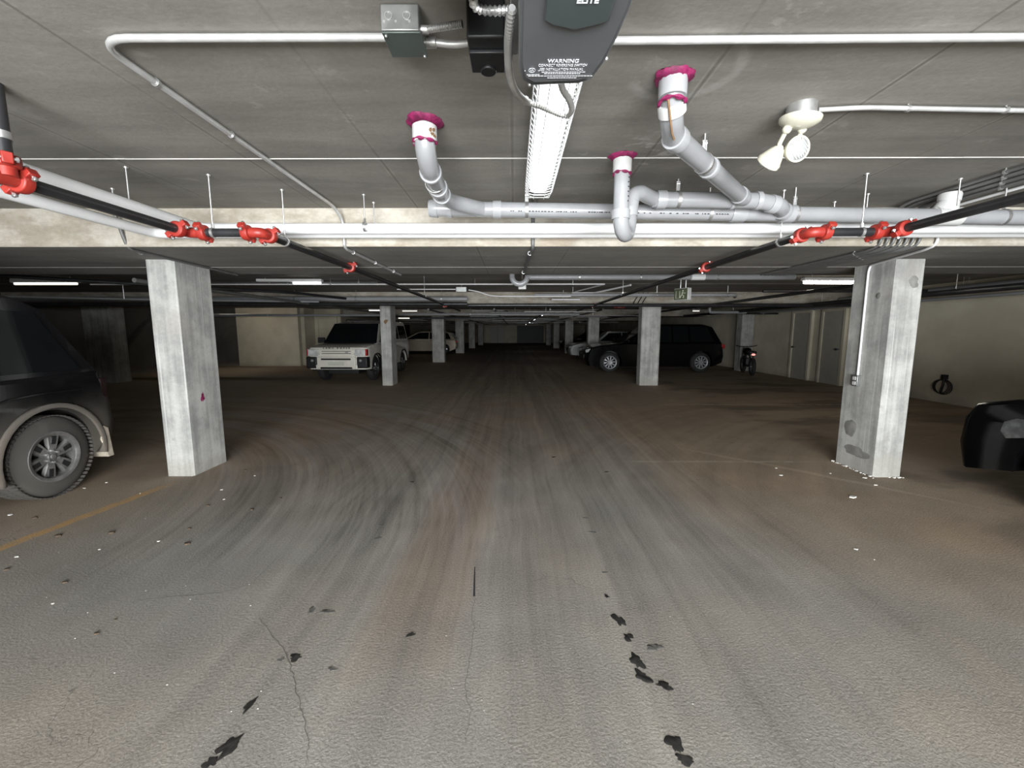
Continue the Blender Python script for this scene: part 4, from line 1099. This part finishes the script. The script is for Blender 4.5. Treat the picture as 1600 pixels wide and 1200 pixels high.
def car(name, label, cat, loc, rz, W, prof, cabin, axles, r, paint, belt, roofw=.78, ww=.23, zb=.30, rim='alloy', spokes=5, tire='rubber', rr=.64, wins=(), ws=None, rs=None,
        archr=1.17, lugs=5, wide=.5, tread=False, front_round=.06, ends=1.0):
    """prof: upper outline from rear bottom over to front bottom (x,z); axles: (xr, xf)"""
    t = thing(name, label, cat, loc, rz, world=False)
    hw = W / 2; xr, xf = axles; ra = r * archr
    def arch(cx):
        a = math.asin(max(-1, min(1, (zb - r) / ra)))
        return arc(cx, r, ra, a, PI - a, 16)
    poly = list(prof) + [(xf + ra + .02, zb)] + arch(xf) + arch(xr) + [(xr - ra - .02, zb)]
    xs = [p[0] for p in prof]; x0, x1 = min(xs), max(xs); xm = (x0 + x1) / 2; half = (x1 - x0) / 2
    rings = []
    for f, sx, dz in ((-1, 1.6, .050), (-.965, .9, .018), (-.88, .35, .004), (-.6, .08, 0), (0, 0, 0), (.6, .08, 0), (.88, .35, .004), (.965, .9, .018), (1, 1.6, .050)):
        ring = []
        for (x, z) in poly:
            k = (abs(x - xm) / half) ** 6
            ring.append(Vector((x - math.copysign(1, x - xm) * k * front_round * sx, hw * f * (1 - .02 * max(0, z - .6)), z - dz * max(0, min(1, (z - .45) / max(.01, belt - .45))) ** 2)))
        rings.append(ring)
    body = MB().rings(rings).build('body', paint, t, local=True, smooth=32)
    # closed underbody
    MB().box((xm, 0, zb + .12), ((x1 - x0) * .86, W * .60, .22)).box(((xr + xf) / 2, 0, zb + .30), (xf - xr - 2 * ra, W * .9, .5)).build('underbody', 'trim', t, local=True)
    for cx in (xr, xf):
        MB().box((cx, 0, r + .15), (ra * 1.9, W * .52, ra * 1.3)).build('wheel_well', 'trim', t, local=True)
    # cabin
    zt = max(p[1] for p in cabin)
    def hwz(z): return hw * (.955 - (.955 - roofw) * max(0, (z - belt)) / (zt - belt))
    rings = []
    for f, dz in ((-1, 0), (-.9, .0), (0, .0), (.9, 0), (1, 0)):
        ring = []
        for (x, z) in cabin:
            zz = z - (.028 if abs(f) == 1 and z > zt - .12 else 0) + (0.012 if f == 0 and z > zt - .12 else 0)
            ring.append(Vector((x, hwz(z) * f, zz)))
        rings.append(ring)
    MB().rings(rings).build('cabin', paint, t, local=True, smooth=32)
    for wn in wins:
        for s_ in (-1, 1):
            b = MB()
            out = [Vector((x, s_ * (hwz(z) + .006), z)) for x, z in wn]; inn = [Vector((x, s_ * (hwz(z) - .012), z)) for x, z in wn]
            b.rings([inn, out]).build('side_window', 'glass', t, local=True)
    for nm, g in (('windshield', ws), ('rear_window', rs)):
        if g is None: continue
        (xa, za), (xb, zb_), m_ = g
        d = Vector((xb - xa, 0, zb_ - za)); nn = Vector((-d.z, 0, d.x)).normalized()
        if nm == 'windshield' and nn.x < 0 or nm == 'rear_window' and nn.x > 0: nn = -nn
        q = [Vector((xa, -(hwz(za) - m_), za)), Vector((xa, hwz(za) - m_, za)), Vector((xb, hwz(zb_) - m_ * 1.1, zb_)), Vector((xb, -(hwz(zb_) - m_ * 1.1), zb_))]
        MB().rings([[p - nn * .01 for p in q], [p + nn * .010 for p in q]]).build(nm, 'glass', t, local=True)
    for cx in (xr, xf):
        for s_ in (-1, 1): wheel(t, cx, s_ * (hw - ww / 2 - .012), r, ww, s_, spokes, rim, tire, rr, lugs, wide, tread=tread, pocket=tread)
    return t

# ---- near left: dusty dark SUV alongside the lane, tail away from the camera
t = car('suv', 'dusty dark SUV cut by the left edge, rear wheel and tail beside the near column', 'car', (-5.03, 2.13, 0), -PI / 2 + math.radians(3), 1.92,
        [(-2.22, .42), (-2.26, .60), (-2.25, .74), (-2.23, .84), (-2.19, 1.02), (-2.12, 1.12), (0.9, 1.10), (1.1, 1.08), (2.1, 1.02), (2.36, .92), (2.42, .65), (2.36, .36)],
        [(-2.06, 1.05), (-1.62, 1.72), (-1.45, 1.80), (.1, 1.82), (.35, 1.78), (1.12, 1.05)], (-1.50, 1.30), .372, 'paint_dusty', 1.10, wins=([(-1.86, 1.14), (-1.56, 1.66), (-.85, 1.70), (-.85, 1.14)], [(-.78, 1.14), (-.78, 1.70), (.05, 1.71), (.05, 1.14)], [(.12, 1.14), (.12, 1.71), (.3, 1.70), (.85, 1.14)]),
        ws=((1.10, 1.10), (.40, 1.75), .08), rs=((-2.02, 1.14), (-1.68, 1.66), .10), rim='rim_dusty', tire='rubber_dusty', spokes=6, lugs=6, wide=.46, rr=.60, roofw=.88, tread=True, ww=.25, front_round=.14, archr=1.20)
xr_ = -1.50
hy = .96
A = arc(xr_, .372, .475, -.28, PI + .2, 22)
m = MB().rings([[Vector((xr_ + (x - xr_) * k, y, .372 + (z - .372) * k)) for x, z in A] for y, k in ((hy - .03, 1.03), (hy + .020, 1.02), (hy + .028, .98), (hy + .022, .935), (hy - .10, .93))], cap=False, wrap=False).build('wheel_arch_flare', 'fender', t, local=True, smooth=50)
m.modifiers.new('s', 'SOLIDIFY').thickness = .012
MB().rings([[Vector((x, y, z)) for x, z in ((-2.05, .22), (-1.99, .22), (-1.93, .42), (-1.97, .55), (-2.02, .52))] for y in (hy - .24, hy + .012)]).build('mud_flap', 'flap', t, local=True, bevel=.004)
MB().box((-2.05, hy - .045, .93), (.09, .07, .20)).build('tail_lamp', 'redlens_dark', t, local=True, bevel=.02)
for nm, pts in (('door_seam', [(-.86, hy - .004, 1.10), (-.92, hy - .002, .98), (-1.02, hy, .86), (-1.06, hy + .002, .76)]), ('door_seam', [(-.02, hy, .45), (-.02, hy - .004, 1.08)])):
    MB().tube(pts, .004, 6, fillet=.05).build(nm, 'rim_dusty', t, local=True)
MB().tube([(-.84, hy, .99), (-.82, hy + .035, .995), (-.66, hy + .035, .995), (-.64, hy, .99)], .012, 8, fillet=.02).build('door_handle', 'paint_dusty', t, local=True)
MB().tube([(-1.95, hy - .03, .93), (-1.75, hy - .002, .95), (-1.5, hy + .002, .955), (-1.2, hy + .002, .94), (-1.05, hy, .90)], .009, 8).build('body_crease', 'paint_dusty', t, local=True)
MB().box((-2.17, 0, .54), (.16, 1.72, .20)).build('rear_bumper', 'paint_dusty', t, local=True, bevel=.05)

# ---- near right: black car alongside the lane, nose away from the camera
t = car('car', 'black car cut by the right edge, only its nose corner and headlight in view', 'car', (5.22, 1.72, 0), PI / 2, 1.86,
        [(-2.3, .40), (-2.35, .70), (-2.28, .92), (-1.8, .98), (1.0, .98), (1.9, .92), (2.22, .84), (2.32, .70), (2.35, .45), (2.28, .22)],
        [(-2.0, .93), (-1.3, 1.40), (-.9, 1.46), (.2, 1.47), (.4, 1.44), (1.1, .93)], (-1.4, 1.42), .34, 'paint_black', .97, wins=([(-1.6, 1.02), (-1.15, 1.37), (-.4, 1.40), (-.4, 1.02)], [(-.33, 1.02), (-.33, 1.40), (.25, 1.39), (.8, 1.02)]), ws=((1.05, .98), (.43, 1.42), .08), rs=((-1.9, .97), (-1.36, 1.36), .1), rim='alloy_dark', front_round=.10)
for s_ in (-1, 1):
    y0_, y1_ = sorted((s_ * .90, s_ * .946))
    MB().rings([[Vector((x, y, z)) for x, z in ((1.56, .70), (1.70, .62), (1.86, .575), (1.91, .63), (1.89, .72), (1.80, .765), (1.62, .765))] for y in (y0_, y1_)]).build('headlight', 'lens_dark', t, local=True, bevel=.006)
    MB().cyl((2.22, s_ * .66, .40), (2.30, s_ * .66, .40), .045, n=16).build('fog_light', 'lens', t, local=True)
b = MB()
for i in range(5): b.box((2.335, 0, .44 + i * .06), (.02, 1.0, .022))
b.build('grille', 'trim', t, local=True)
# black SUV parked beyond it, off frame but shading the wall
# ---- white off-roader facing the camera
Lw = 4.8; sx = .93
t = car('suv', 'cream-white boxy off-roader facing the camera left of the lane', 'car', (-5.07, 12.0 + 2.42, 0), -PI / 2 - math.radians(1), 1.74,
        [(-2.3, .50), (-2.36, .70), (-2.34, 1.10), (-2.28, 1.18), (1.25, 1.13), (1.5, 1.13), (2.05, 1.09), (2.28, 1.03), (2.33, .95), (2.36, .60), (2.34, .40)],
        [(-2.28, 1.10), (-2.20, 1.78), (-2.1, 1.86), (-.3, 1.86), (-.1, 1.80), (.50, 1.78), (.72, 1.74), (1.35, 1.10)], (-1.45, 1.50), .375, 'paint_white', 1.13, roofw=.80, zb=.38,
        wins=([(-2.16, 1.22), (-2.1, 1.70), (-1.2, 1.70), (-1.2, 1.22)], [(-1.1, 1.22), (-1.1, 1.68), (-.3, 1.68), (-.3, 1.22)], [(-.2, 1.18), (-.2, 1.68), (.62, 1.66), (1.02, 1.18)]),
        ws=((1.34, 1.135), (.75, 1.735), .005), rs=((-2.27, 1.22), (-2.21, 1.72), .12), spokes=5, rim='alloy_dark', front_round=.09)
fx = 2.352
MB().box((fx - .02, 0, .895), (.06, .98, .185)).build('grille', 'paint_white', t, local=True, bevel=.01)
b = MB()
for z in (.865, .925): b.box((fx + .012, 0, z), (.012, .84, .016))
b.build('grille_slot', 'trim', t, local=True)
MB().box((fx + .016, .30, .895), (.012, .085, .034)).build('badge', 'door', t, local=True)
for s_ in (-1, 1):
    h = MB().box((fx - .055, s_ * .685, .885), (.13, .30, .20)).cyl((fx - .02, s_ * .56, .845), (fx + .022, s_ * .56, .845), .055, n=18).build('headlight', 'headlamp', t, local=True, bevel=.012)
    MB().box((fx - .075, s_ * .845, .89), (.14, .055, .19)).build('turn_signal', 'redlens', h, local=True, bevel=.01)
    MB().box((fx - .10, s_ * .735, .60), (.26, .31, .33)).build('bumper_corner', 'trim', t, local=True, bevel=.03)
    MB().cyl((fx + .015, s_ * .70, .66), (fx + .045, s_ * .70, .66), .038, n=16).build('fog_light', 'lens', t, local=True)
    m = MB().box((1.12, s_ * 1.0, 1.22), (.10, .20, .17)).tube([(1.12, s_ * .84, 1.16), (1.12, s_ * .93, 1.18)], .02, 8).build('mirror', 'trim', t, local=True, bevel=.02)
    for cx in (-1.45, 1.50):
        A = arc(cx, .375, .455, -.1, PI + .1, 18)
        m = MB().rings([[Vector((x, s_ * y, z)) for x, z in [(cx + (q[0] - cx) * k, .375 + (q[1] - .375) * k) for q in A]] for y, k in ((.85, 1.02), (.905, 1.02), (.905, .96), (.80, .95))], cap=False, wrap=False).build('wheel_arch_trim', 'trim', t, local=True, smooth=50)
        m.modifiers.new('s', 'SOLIDIFY').thickness = .01
MB().box((fx - .01, 0, .60), (.14, 1.12, .34)).box((fx - .04, -.56, .47), (.14, .10, .14)).box((fx - .04, .56, .47), (.14, .10, .14)).build('bumper', 'paint_white', t, local=True, bevel=.02)
MB().box((fx + .062, 0, .70), (.012, .86, .045)).build('bumper_slot', 'blackbox', t, local=True)
MB().box((fx + .02, 0, .445), (.10, .92, .055)).build('lower_grille', 'blackbox', t, local=True, bevel=.01)
MB().box((fx + .066, 0, .575), (.008, .46, .11)).build('licence_plate', 'yellowplate', t, local=True)
for s_ in (-1, 1): MB().tube([(-1.9, s_ * .62, 1.86), (-1.85, s_ * .62, 1.90), (.1, s_ * .60, 1.885), (.15, s_ * .60, 1.83)], .014, 8, fillet=.04).build('roof_rail', 'trim', t, local=True)
MB().cyl((.98, .06, 1.42), (1.01, .06, 1.41), .022, n=10).build('windshield_sticker', 'whitefit', t, local=True)
text_part('lettering', 'LAND ROVER', .062, frame((2.335, 0, 1.012), (0, 1, 0), (-.10, 0, 1)), 'blackbox', t, extr=.006, space=1.9, xs=1.25)

# ---- generic helper for plain cars
def wagon(name, label, x, y, rz, paint, L=4.5, W=1.78, H=1.50, r=.33, rim='alloy', hood=.92, spokes=5):
    h = L / 2; b_ = hood
    t = car(name, label, 'car', (x, y, 0), rz, W,
            [(-h + .05, .36), (-h, .60), (-h + .03, .85), (-h + .10, b_ + .04), (h - 1.35, b_ + .02), (h - .55, b_ - .06), (h - .14, b_ - .16), (h - .02, .66), (h, .45), (h - .08, .24)],
            [(-h + .12, b_), (-h + .42, H - .10), (-h + .75, H - .01), (-.15, H), (.10, H - .04), (h - 1.30, b_)], (-h + .85, h - .88), r, paint, b_ + .02, zb=.22, roofw=.74,
            wins=([(-h + .40, b_ + .07), (-h + .62, H - .12), (-h + 1.25, H - .09), (-h + 1.25, b_ + .07)], [(-h + 1.33, b_ + .06), (-h + 1.33, H - .09), (-.65, H - .08), (-.65, b_ + .06)], [(-.58, b_ + .06), (-.58, H - .08), (.06, H - .10), (h - 1.62, b_ + .06)]),
            ws=((h - 1.34, b_ + .04), (.13, H - .07), .08), rs=((-h + .15, b_ + .08), (-h + .40, H - .16), .12), rim=rim, spokes=spokes, wide=.25 if spokes > 6 else .5)
    hw = W / 2
    for s_ in (-1, 1):
        MB().box((h - .17, s_ * (hw - .24), b_ - .25), (.26, .36, .12), rot=Euler((0, .25, -s_ * .35)).to_matrix()).build('headlight', 'lens', t, local=True, bevel=.02)
        MB().box((-h + .06, s_ * (hw - .18), b_ - .10), (.12, .28, .15)).build('tail_lamp', 'redlens', t, local=True, bevel=.02)
        MB().box((h - 1.5, s_ * (hw + .06), b_ + .10), (.09, .17, .12)).build('mirror', paint, t, local=True, bevel=.02)
    MB().box((h - .02, 0, .55), (.05, W * .45, .16)).build('grille', 'trim', t, local=True, bevel=.01)
    return t
wagon('car', 'champagne wagon parked across behind the white off-roader, tail to the lane', -6.15, 28.3, PI, 'paint_silver', L=4.9, H=1.50)
wagon('suv', 'long black SUV parked behind the wide right column, nose to the lane', 5.15, 16.25, PI, 'paint_black', L=5.05, W=1.95, H=1.76, r=.37, hood=1.05, spokes=10, rim='alloy_grey')
wagon('car', 'grey hatchback nosing out past the column beyond the black SUV', 5.15, 23.3, PI, 'paint_grey', L=4.4, H=1.50)
wagon('car', 'dark car far back on the right, nose to the lane', 5.9, 33.2, PI, 'paint_black', L=4.6, H=1.5, rim='alloy_dark')
wagon('car', 'dark car far back on the left between distant columns', -6.4, 33.5, PI, 'paint_black', L=4.6, H=1.5, rim='alloy_dark')
wagon('car', 'dark car in the far left bay beyond the nearest column', -10.3, 9.6, 0, 'paint_black', L=4.4, H=1.5) if False else None

# ---- motorcycle by the right wall
t = thing('motorcycle', 'small dark motorcycle with a red light beside the right wall', 'motorcycle', (8.22, 14.75, 0), math.radians(74), world=False)
for xx in (-.62, .62):
    MB().torus((xx, 0, .31), (0, 1, 0), .25, .055).build('tire', 'rubber', t, local=True)
    b = MB().torus((xx, 0, .31), (0, 1, 0), .20, .012).cyl((xx, -.06, .31), (xx, .06, .31), .035)
    for i in range(8): b.cyl((xx, 0, .31), (xx + .2 * math.cos(i * PI / 4), 0, .31 + .2 * math.sin(i * PI / 4)), .005, n=6)
    b.build('wheel_rim', 'alloy', t, local=True)
MB().tube([(-.62, .08, .31), (-.1, .1, .35), (.1, .08, .6), (.42, .03, .85)], .03, 8).tube([(-.62, -.08, .31), (-.1, -.1, .35), (.1, -.08, .6), (.42, -.03, .85)], .03, 8).box((0, 0, .42), (.42, .22, .30)).build('frame', 'trim', t, local=True, bevel=.03)
MB().tube([(.62, .07, .31), (.44, .06, .92)], .022, 8).tube([(.62, -.07, .31), (.44, -.06, .92)], .022, 8).build('fork', 'alloy_dark', t, local=True)
MB().tube([(.34, .34, 1.0), (.44, .2, .95), (.44, -.2, .95), (.34, -.34, 1.0)], .014, 8, fillet=.06).build('handlebar', 'trim', t, local=True)
MB().sphere((.18, 0, .80), .20, sc_=(1.3, .7, .7)).build('fuel_tank', 'paint_black', t, local=True)
MB().box((-.30, 0, .78), (.62, .24, .10)).build('seat', 'trim', t, local=True, bevel=.04)
MB().sphere((-.66, 0, .72), .05, sc_=(.6, 1.2, .7)).build('tail_light', 'redlight', t, local=True)
MB().tube([(-.65, 0, .50), (-.62, .0, .70), (-.45, 0, .74)], .03, 8).build('rear_fender', 'trim', t, local=True)

# ---- coiled hose on the right wall
p = Vector((WR - .05, 8.75, .34))
t = thing('hose_coil', 'dark coiled hose hanging low on the right wall', 'hose', p)
b = MB()
for k in range(3): b.torus(p + Vector((-.02 * k, .012 * k, .005 * k)), (1, .15, 0), .155 - .008 * k, .009, 32, 8)
b.build('coil', 'rubber', t)
MB().tube([p + Vector((-.03, -.02, .20)), p + Vector((-.05, -.04, .05)), p + Vector((-.05, .0, -.12))], .022, 8, fillet=.05).box(p + Vector((.0, 0, .21)), (.08, .09, .10)).build('hook', 'blackbox', t, bevel=.01)

# ================================================================== marks and litter on the floor
def stain(u, v, R, sx_=1.0, sy_=1.0, seed=0, ang=0, mat='oil', label='', irr=.45):
    p = at_z(u, v, .0004)
    cu = Vector((math.cos(ang) * sx_, math.sin(ang) * sx_, 0)); cv = Vector((-math.sin(ang) * sy_, math.cos(ang) * sy_, 0))
    o = MB().rings(blob(p, cu, cv, R * 1.35, 34, seed, irr, .0010)).build('oil_stain', mat)
    tag(o, label, 'stain', 'dark drips on the floor')
S_ = [(967, 968, .020, 1, 1.6, 'elongated black drip, uppermost large one of the right-hand trail', 'oil'),
      (982, 995, .017, 1, 1.2, 'round black drip just under the elongated one in the right-hand trail', 'oil'),
      (1022, 1011, .022, 1.2, .8, 'faded drip to the right side of the right-hand trail', 'oil2'),
      (995, 1032, .022, 1, 1.3, 'large black drip in the middle of the right-hand trail', 'oil'),
      (1004, 1056, .018, 1, 1.6, 'black drip touching the lower end of the large middle one', 'oil'),
      (1038, 1070, .017, 1.2, 1, 'pointed black drip right of the touching pair', 'oil'),
      (1054, 1160, .020, .9, 1.4, 'big hooked black drip at the bottom edge right of centre', 'oil'),
      (1071, 1186, .016, 1.5, .8, 'lower right lobe of the hooked black drip at the bottom edge', 'oil'),
      (948, 931, .010, 1, 1, 'tiny black drip above the right-hand trail', 'oil'),
      (945, 894, .010, 1.2, .8, 'faint small drip highest above the right-hand trail', 'oil2'),
      (926, 831, .013, 1.6, .7, 'thin dark fleck in the lane right of centre', 'oil2'),
      (915, 809, .011, 1.6, .7, 'thin dark fleck farther up the lane right of centre', 'oil2'),
      (461, 1028, .018, 1.1, .9, 'black drip left of centre beside the crack', 'oil'),
      (438, 1032, .010, 1, .8, 'small brown-black drip left of the one beside the crack', 'oil2'),
      (389, 1103, .013, .8, 2.0, 'narrow slanted black drip low on the left', 'oil'),
      (357, 1168, .019, 1.0, 1.9, 'large slanted black drip at lower left', 'oil'),
      (327, 1194, .013, 1.4, 1, 'black drip cut by the bottom edge at left', 'oil'),
      (510, 956, .016, 1.4, .8, 'dark jagged drip in the left tyre tracks', 'oil2'),
      (486, 954, .015, .8, 1.3, 'faded drip left of the jagged one in the tyre tracks', 'oil2'),
      (642, 992, .014, 1, .8, 'dark drip on the brown stripe', 'oil'),
      (519, 1046, .013, 1.2, .6, 'faint brown drip right of the pair beside the crack', 'oil2'),
      (596, 821, .013, 1, .7, 'upper dark fleck on the left tyre track', 'oil2'),
      (590, 841, .016, .8, 1.2, 'lower slanted dark fleck on the left tyre track', 'oil2'),
      (644, 753, .016, 1, .6, 'tiny black dot at the edge of the pale stripe', 'oil'),
      (865, 714, .02, 1, .7, 'tiny black dot in the lane ahead of the right drip trail', 'oil'),
      (948, 737, .016, 1, .7, 'tiny black dot right of the lane centre', 'oil')]
for i, (u, v, R, sx_, sy_, lab, mt) in enumerate(S_):
    ang = {389: -.35, 357: -.45, 590: -.5, 967: .25, 1004: .3, 1054: .15, 510: .1}.get(u, 0)
    stain(u, v, R, sx_, sy_, 30 + i, ang, mt, lab)
# slot-like gouge in the lane
p0, p1 = at_z(742, 886, 0), at_z(741, 932, 0)
b = MB().rings([[p0 + Vector((-.003, 0, .0004)), p0 + Vector((.003, 0, .0004)), p0 + Vector((.003, 0, .0012))], [p1 + Vector((-.006, 0, .0004)), p1 + Vector((.006, 0, .0004)), p1 + Vector((.006, 0, .0012))]])
tag(b.build('floor_crack', 'ink'), 'short straight black crack in the lane centre', 'crack')
def crack(px, w, label):
    P = [at_z(u, v, .0006) for u, v in px]; rdc = random.Random(len(px)); Q = []
    for i in range(len(P) - 1):
        for j in range(6): Q.append(P[i].lerp(P[i + 1], j / 6) + Vector((rdc.uniform(-.006, .006), rdc.uniform(-.004, .004), 0)))
    Q.append(P[-1])
    b = MB(); L = []
    for i, q in enumerate(Q):
        d = (Q[min(i + 1, len(Q) - 1)] - Q[max(i - 1, 0)]).normalized(); n_ = Vector((-d.y, d.x, 0)) * w * (.35 + .65 * math.sin(PI * (i + .5) / len(Q)))
        L.append([q - n_, q + n_, q + n_ + Vector((0, 0, .0005)), q - n_ + Vector((0, 0, .0005))])
    tag(b.rings(L).build('floor_crack', 'oil2'), label, 'crack')
crack([(405, 968), (422, 990), (445, 1018), (457, 1055), (463, 1085), (477, 1130), (482, 1165), (478, 1198)], .0011, 'hairline crack wandering down the grey floor at lower left')
crack([(205, 942), (250, 935), (300, 931), (345, 928), (392, 914)], .0016, 'curved hairline crack across the left floor below the column')
crack([(743, 932), (738, 965), (741, 985), (733, 1040), (726, 1075), (735, 1110), (728, 1160)], .0009, 'faint crack running down the lane below the short black one')
# pale grit
rd = random.Random(21)
def chip(u, v, s_, label, group='pale scraps on the floor', name='paper_scrap', mat='chip', flat=.25):
    p = at_z(u, v, 0); n = 7
    pts = [Vector((math.cos(2 * PI * i / n) * s_ * rd.uniform(.6, 1.2), math.sin(2 * PI * i / n) * s_ * rd.uniform(.4, .9), 0)) for i in range(n)]
    o = MB().rings([[p + q for q in pts], [p + q * .8 + Vector((rd.uniform(-.1, .1) * s_, 0, s_ * flat)) for q in pts]]).build(name, mat, smooth=20)
    tag(o, label, 'debris', group)
for (u, v, s_, lab) in ((1350, 746, .025, 'crumpled pale scrap at the foot of the right column'), (1366, 757, .022, 'thin pale scrap just below the right column'), (1330, 776, .035, 'flat pale scrap in front of the right column'),
                        (1219, 742, .020, 'pale scrap on the faint floor line left of the right column'), (1296, 739, .012, 'tiny white fleck between the scrap and the right column'), (1212, 731, .015, 'tiny pale fleck on the faint floor line'),
                        (1336, 857, .014, 'small bright scrap alone on the brown floor at right'), (1364, 873, .006, 'tiny white speck right of the lone bright scrap'),
                        (164, 755, .018, 'pale pebble in front of the SUV wheel'), (129, 764, .014, 'pale pebble under the SUV wheel edge'), (217, 772, .010, 'small white pebble left of the column foot'),
                        (345, 766, .014, 'white fleck right of the left column foot'), (397, 744, .012, 'white fleck near the lane right of the left column'), (349, 781, .012, 'dull pale fleck below the left column foot'),
                        (246, 847, .014, 'white chip in the middle of the left floor'), (22, 872, .014, 'white chip at the left edge'), (80, 945, .010, 'bright chip on the grey floor at lower left'),
                        (12, 806, .022, 'long pale sliver at the left edge by the painted line'), (153, 860, .010, 'small white chip below the painted line')):
    chip(u, v, s_, lab)
for i in range(16):
    u = rd.uniform(60, 420); v = rd.uniform(800, 1120)
    chip(u, v, rd.uniform(.0025, .005), 'tiny pale grit speck on the grey floor at lower left', 'grit specks at lower left', 'grit_speck')
for i in range(14):
    u = rd.uniform(560, 1300); v = rd.uniform(900, 1180)
    chip(u, v, rd.uniform(.0015, .003), 'tiny pale grit speck in the foreground lane', 'grit specks in the lane', 'grit_speck')
for (u, v, s_, lab) in ((172, 834, .028, 'curled brown leaf in the middle of the left floor'), (87, 839, .024, 'small dark leaf below the painted line'), (291, 851, .026, 'narrow leaf right of the white chip'), (98, 912, .018, 'dark curled leaf at far left'),
                        (294, 827, .018, 'small leaf above the narrow one'), (324, 791, .020, 'dark leaf below the left column foot'), (393, 797, .022, 'dark leaf at the lane edge right of the left column'), (50, 811, .020, 'brown leaf at the left beside the painted line'),
                        (148, 992, .014, 'thin leaf low on the grey floor'), (178, 970, .010, 'tiny twig beside the lit grit at lower left'), (6, 892, .020, 'dark leaf cut by the left edge'), (382, 736, .018, 'dark fleck right of the left column'), (438, 779, .014, 'tiny dark leaf at the start of the tyre tracks')):
    chip(u, v, s_, lab, 'dry leaves on the left floor', 'dry_leaf', 'leaf', .35)

# ================================================================== light
def area(name, loc, rot, sx_, sy_, power, col):
    l = bpy.data.lights.new(name, 'AREA'); l.shape = 'RECTANGLE'; l.size = sx_; l.size_y = sy_; l.energy = power; l.color = col
    o = bpy.data.objects.new(name, l); C.objects.link(o); o.location = loc; o.rotation_euler = rot
    return o
# daylight coming in through the open garage door behind the camera
area('daylight_door', ((DX0 + DX1) / 2, YB - .02, DZ / 2 + .02), (math.radians(90), 0, 0), DX1 - DX0, DZ - .1, 1600, (0.95, 0.98, 1.0))
w = bpy.data.worlds.new('world'); sc.world = w; w.use_nodes = True
bg = w.node_tree.nodes['Background']
sky = w.node_tree.nodes.new('ShaderNodeTexSky'); sky.sky_type = 'NISHITA'; sky.sun_disc = False; sky.sun_elevation = math.radians(35)
w.node_tree.links.new(sky.outputs[0], bg.inputs[0]); bg.inputs[1].default_value = 0.05
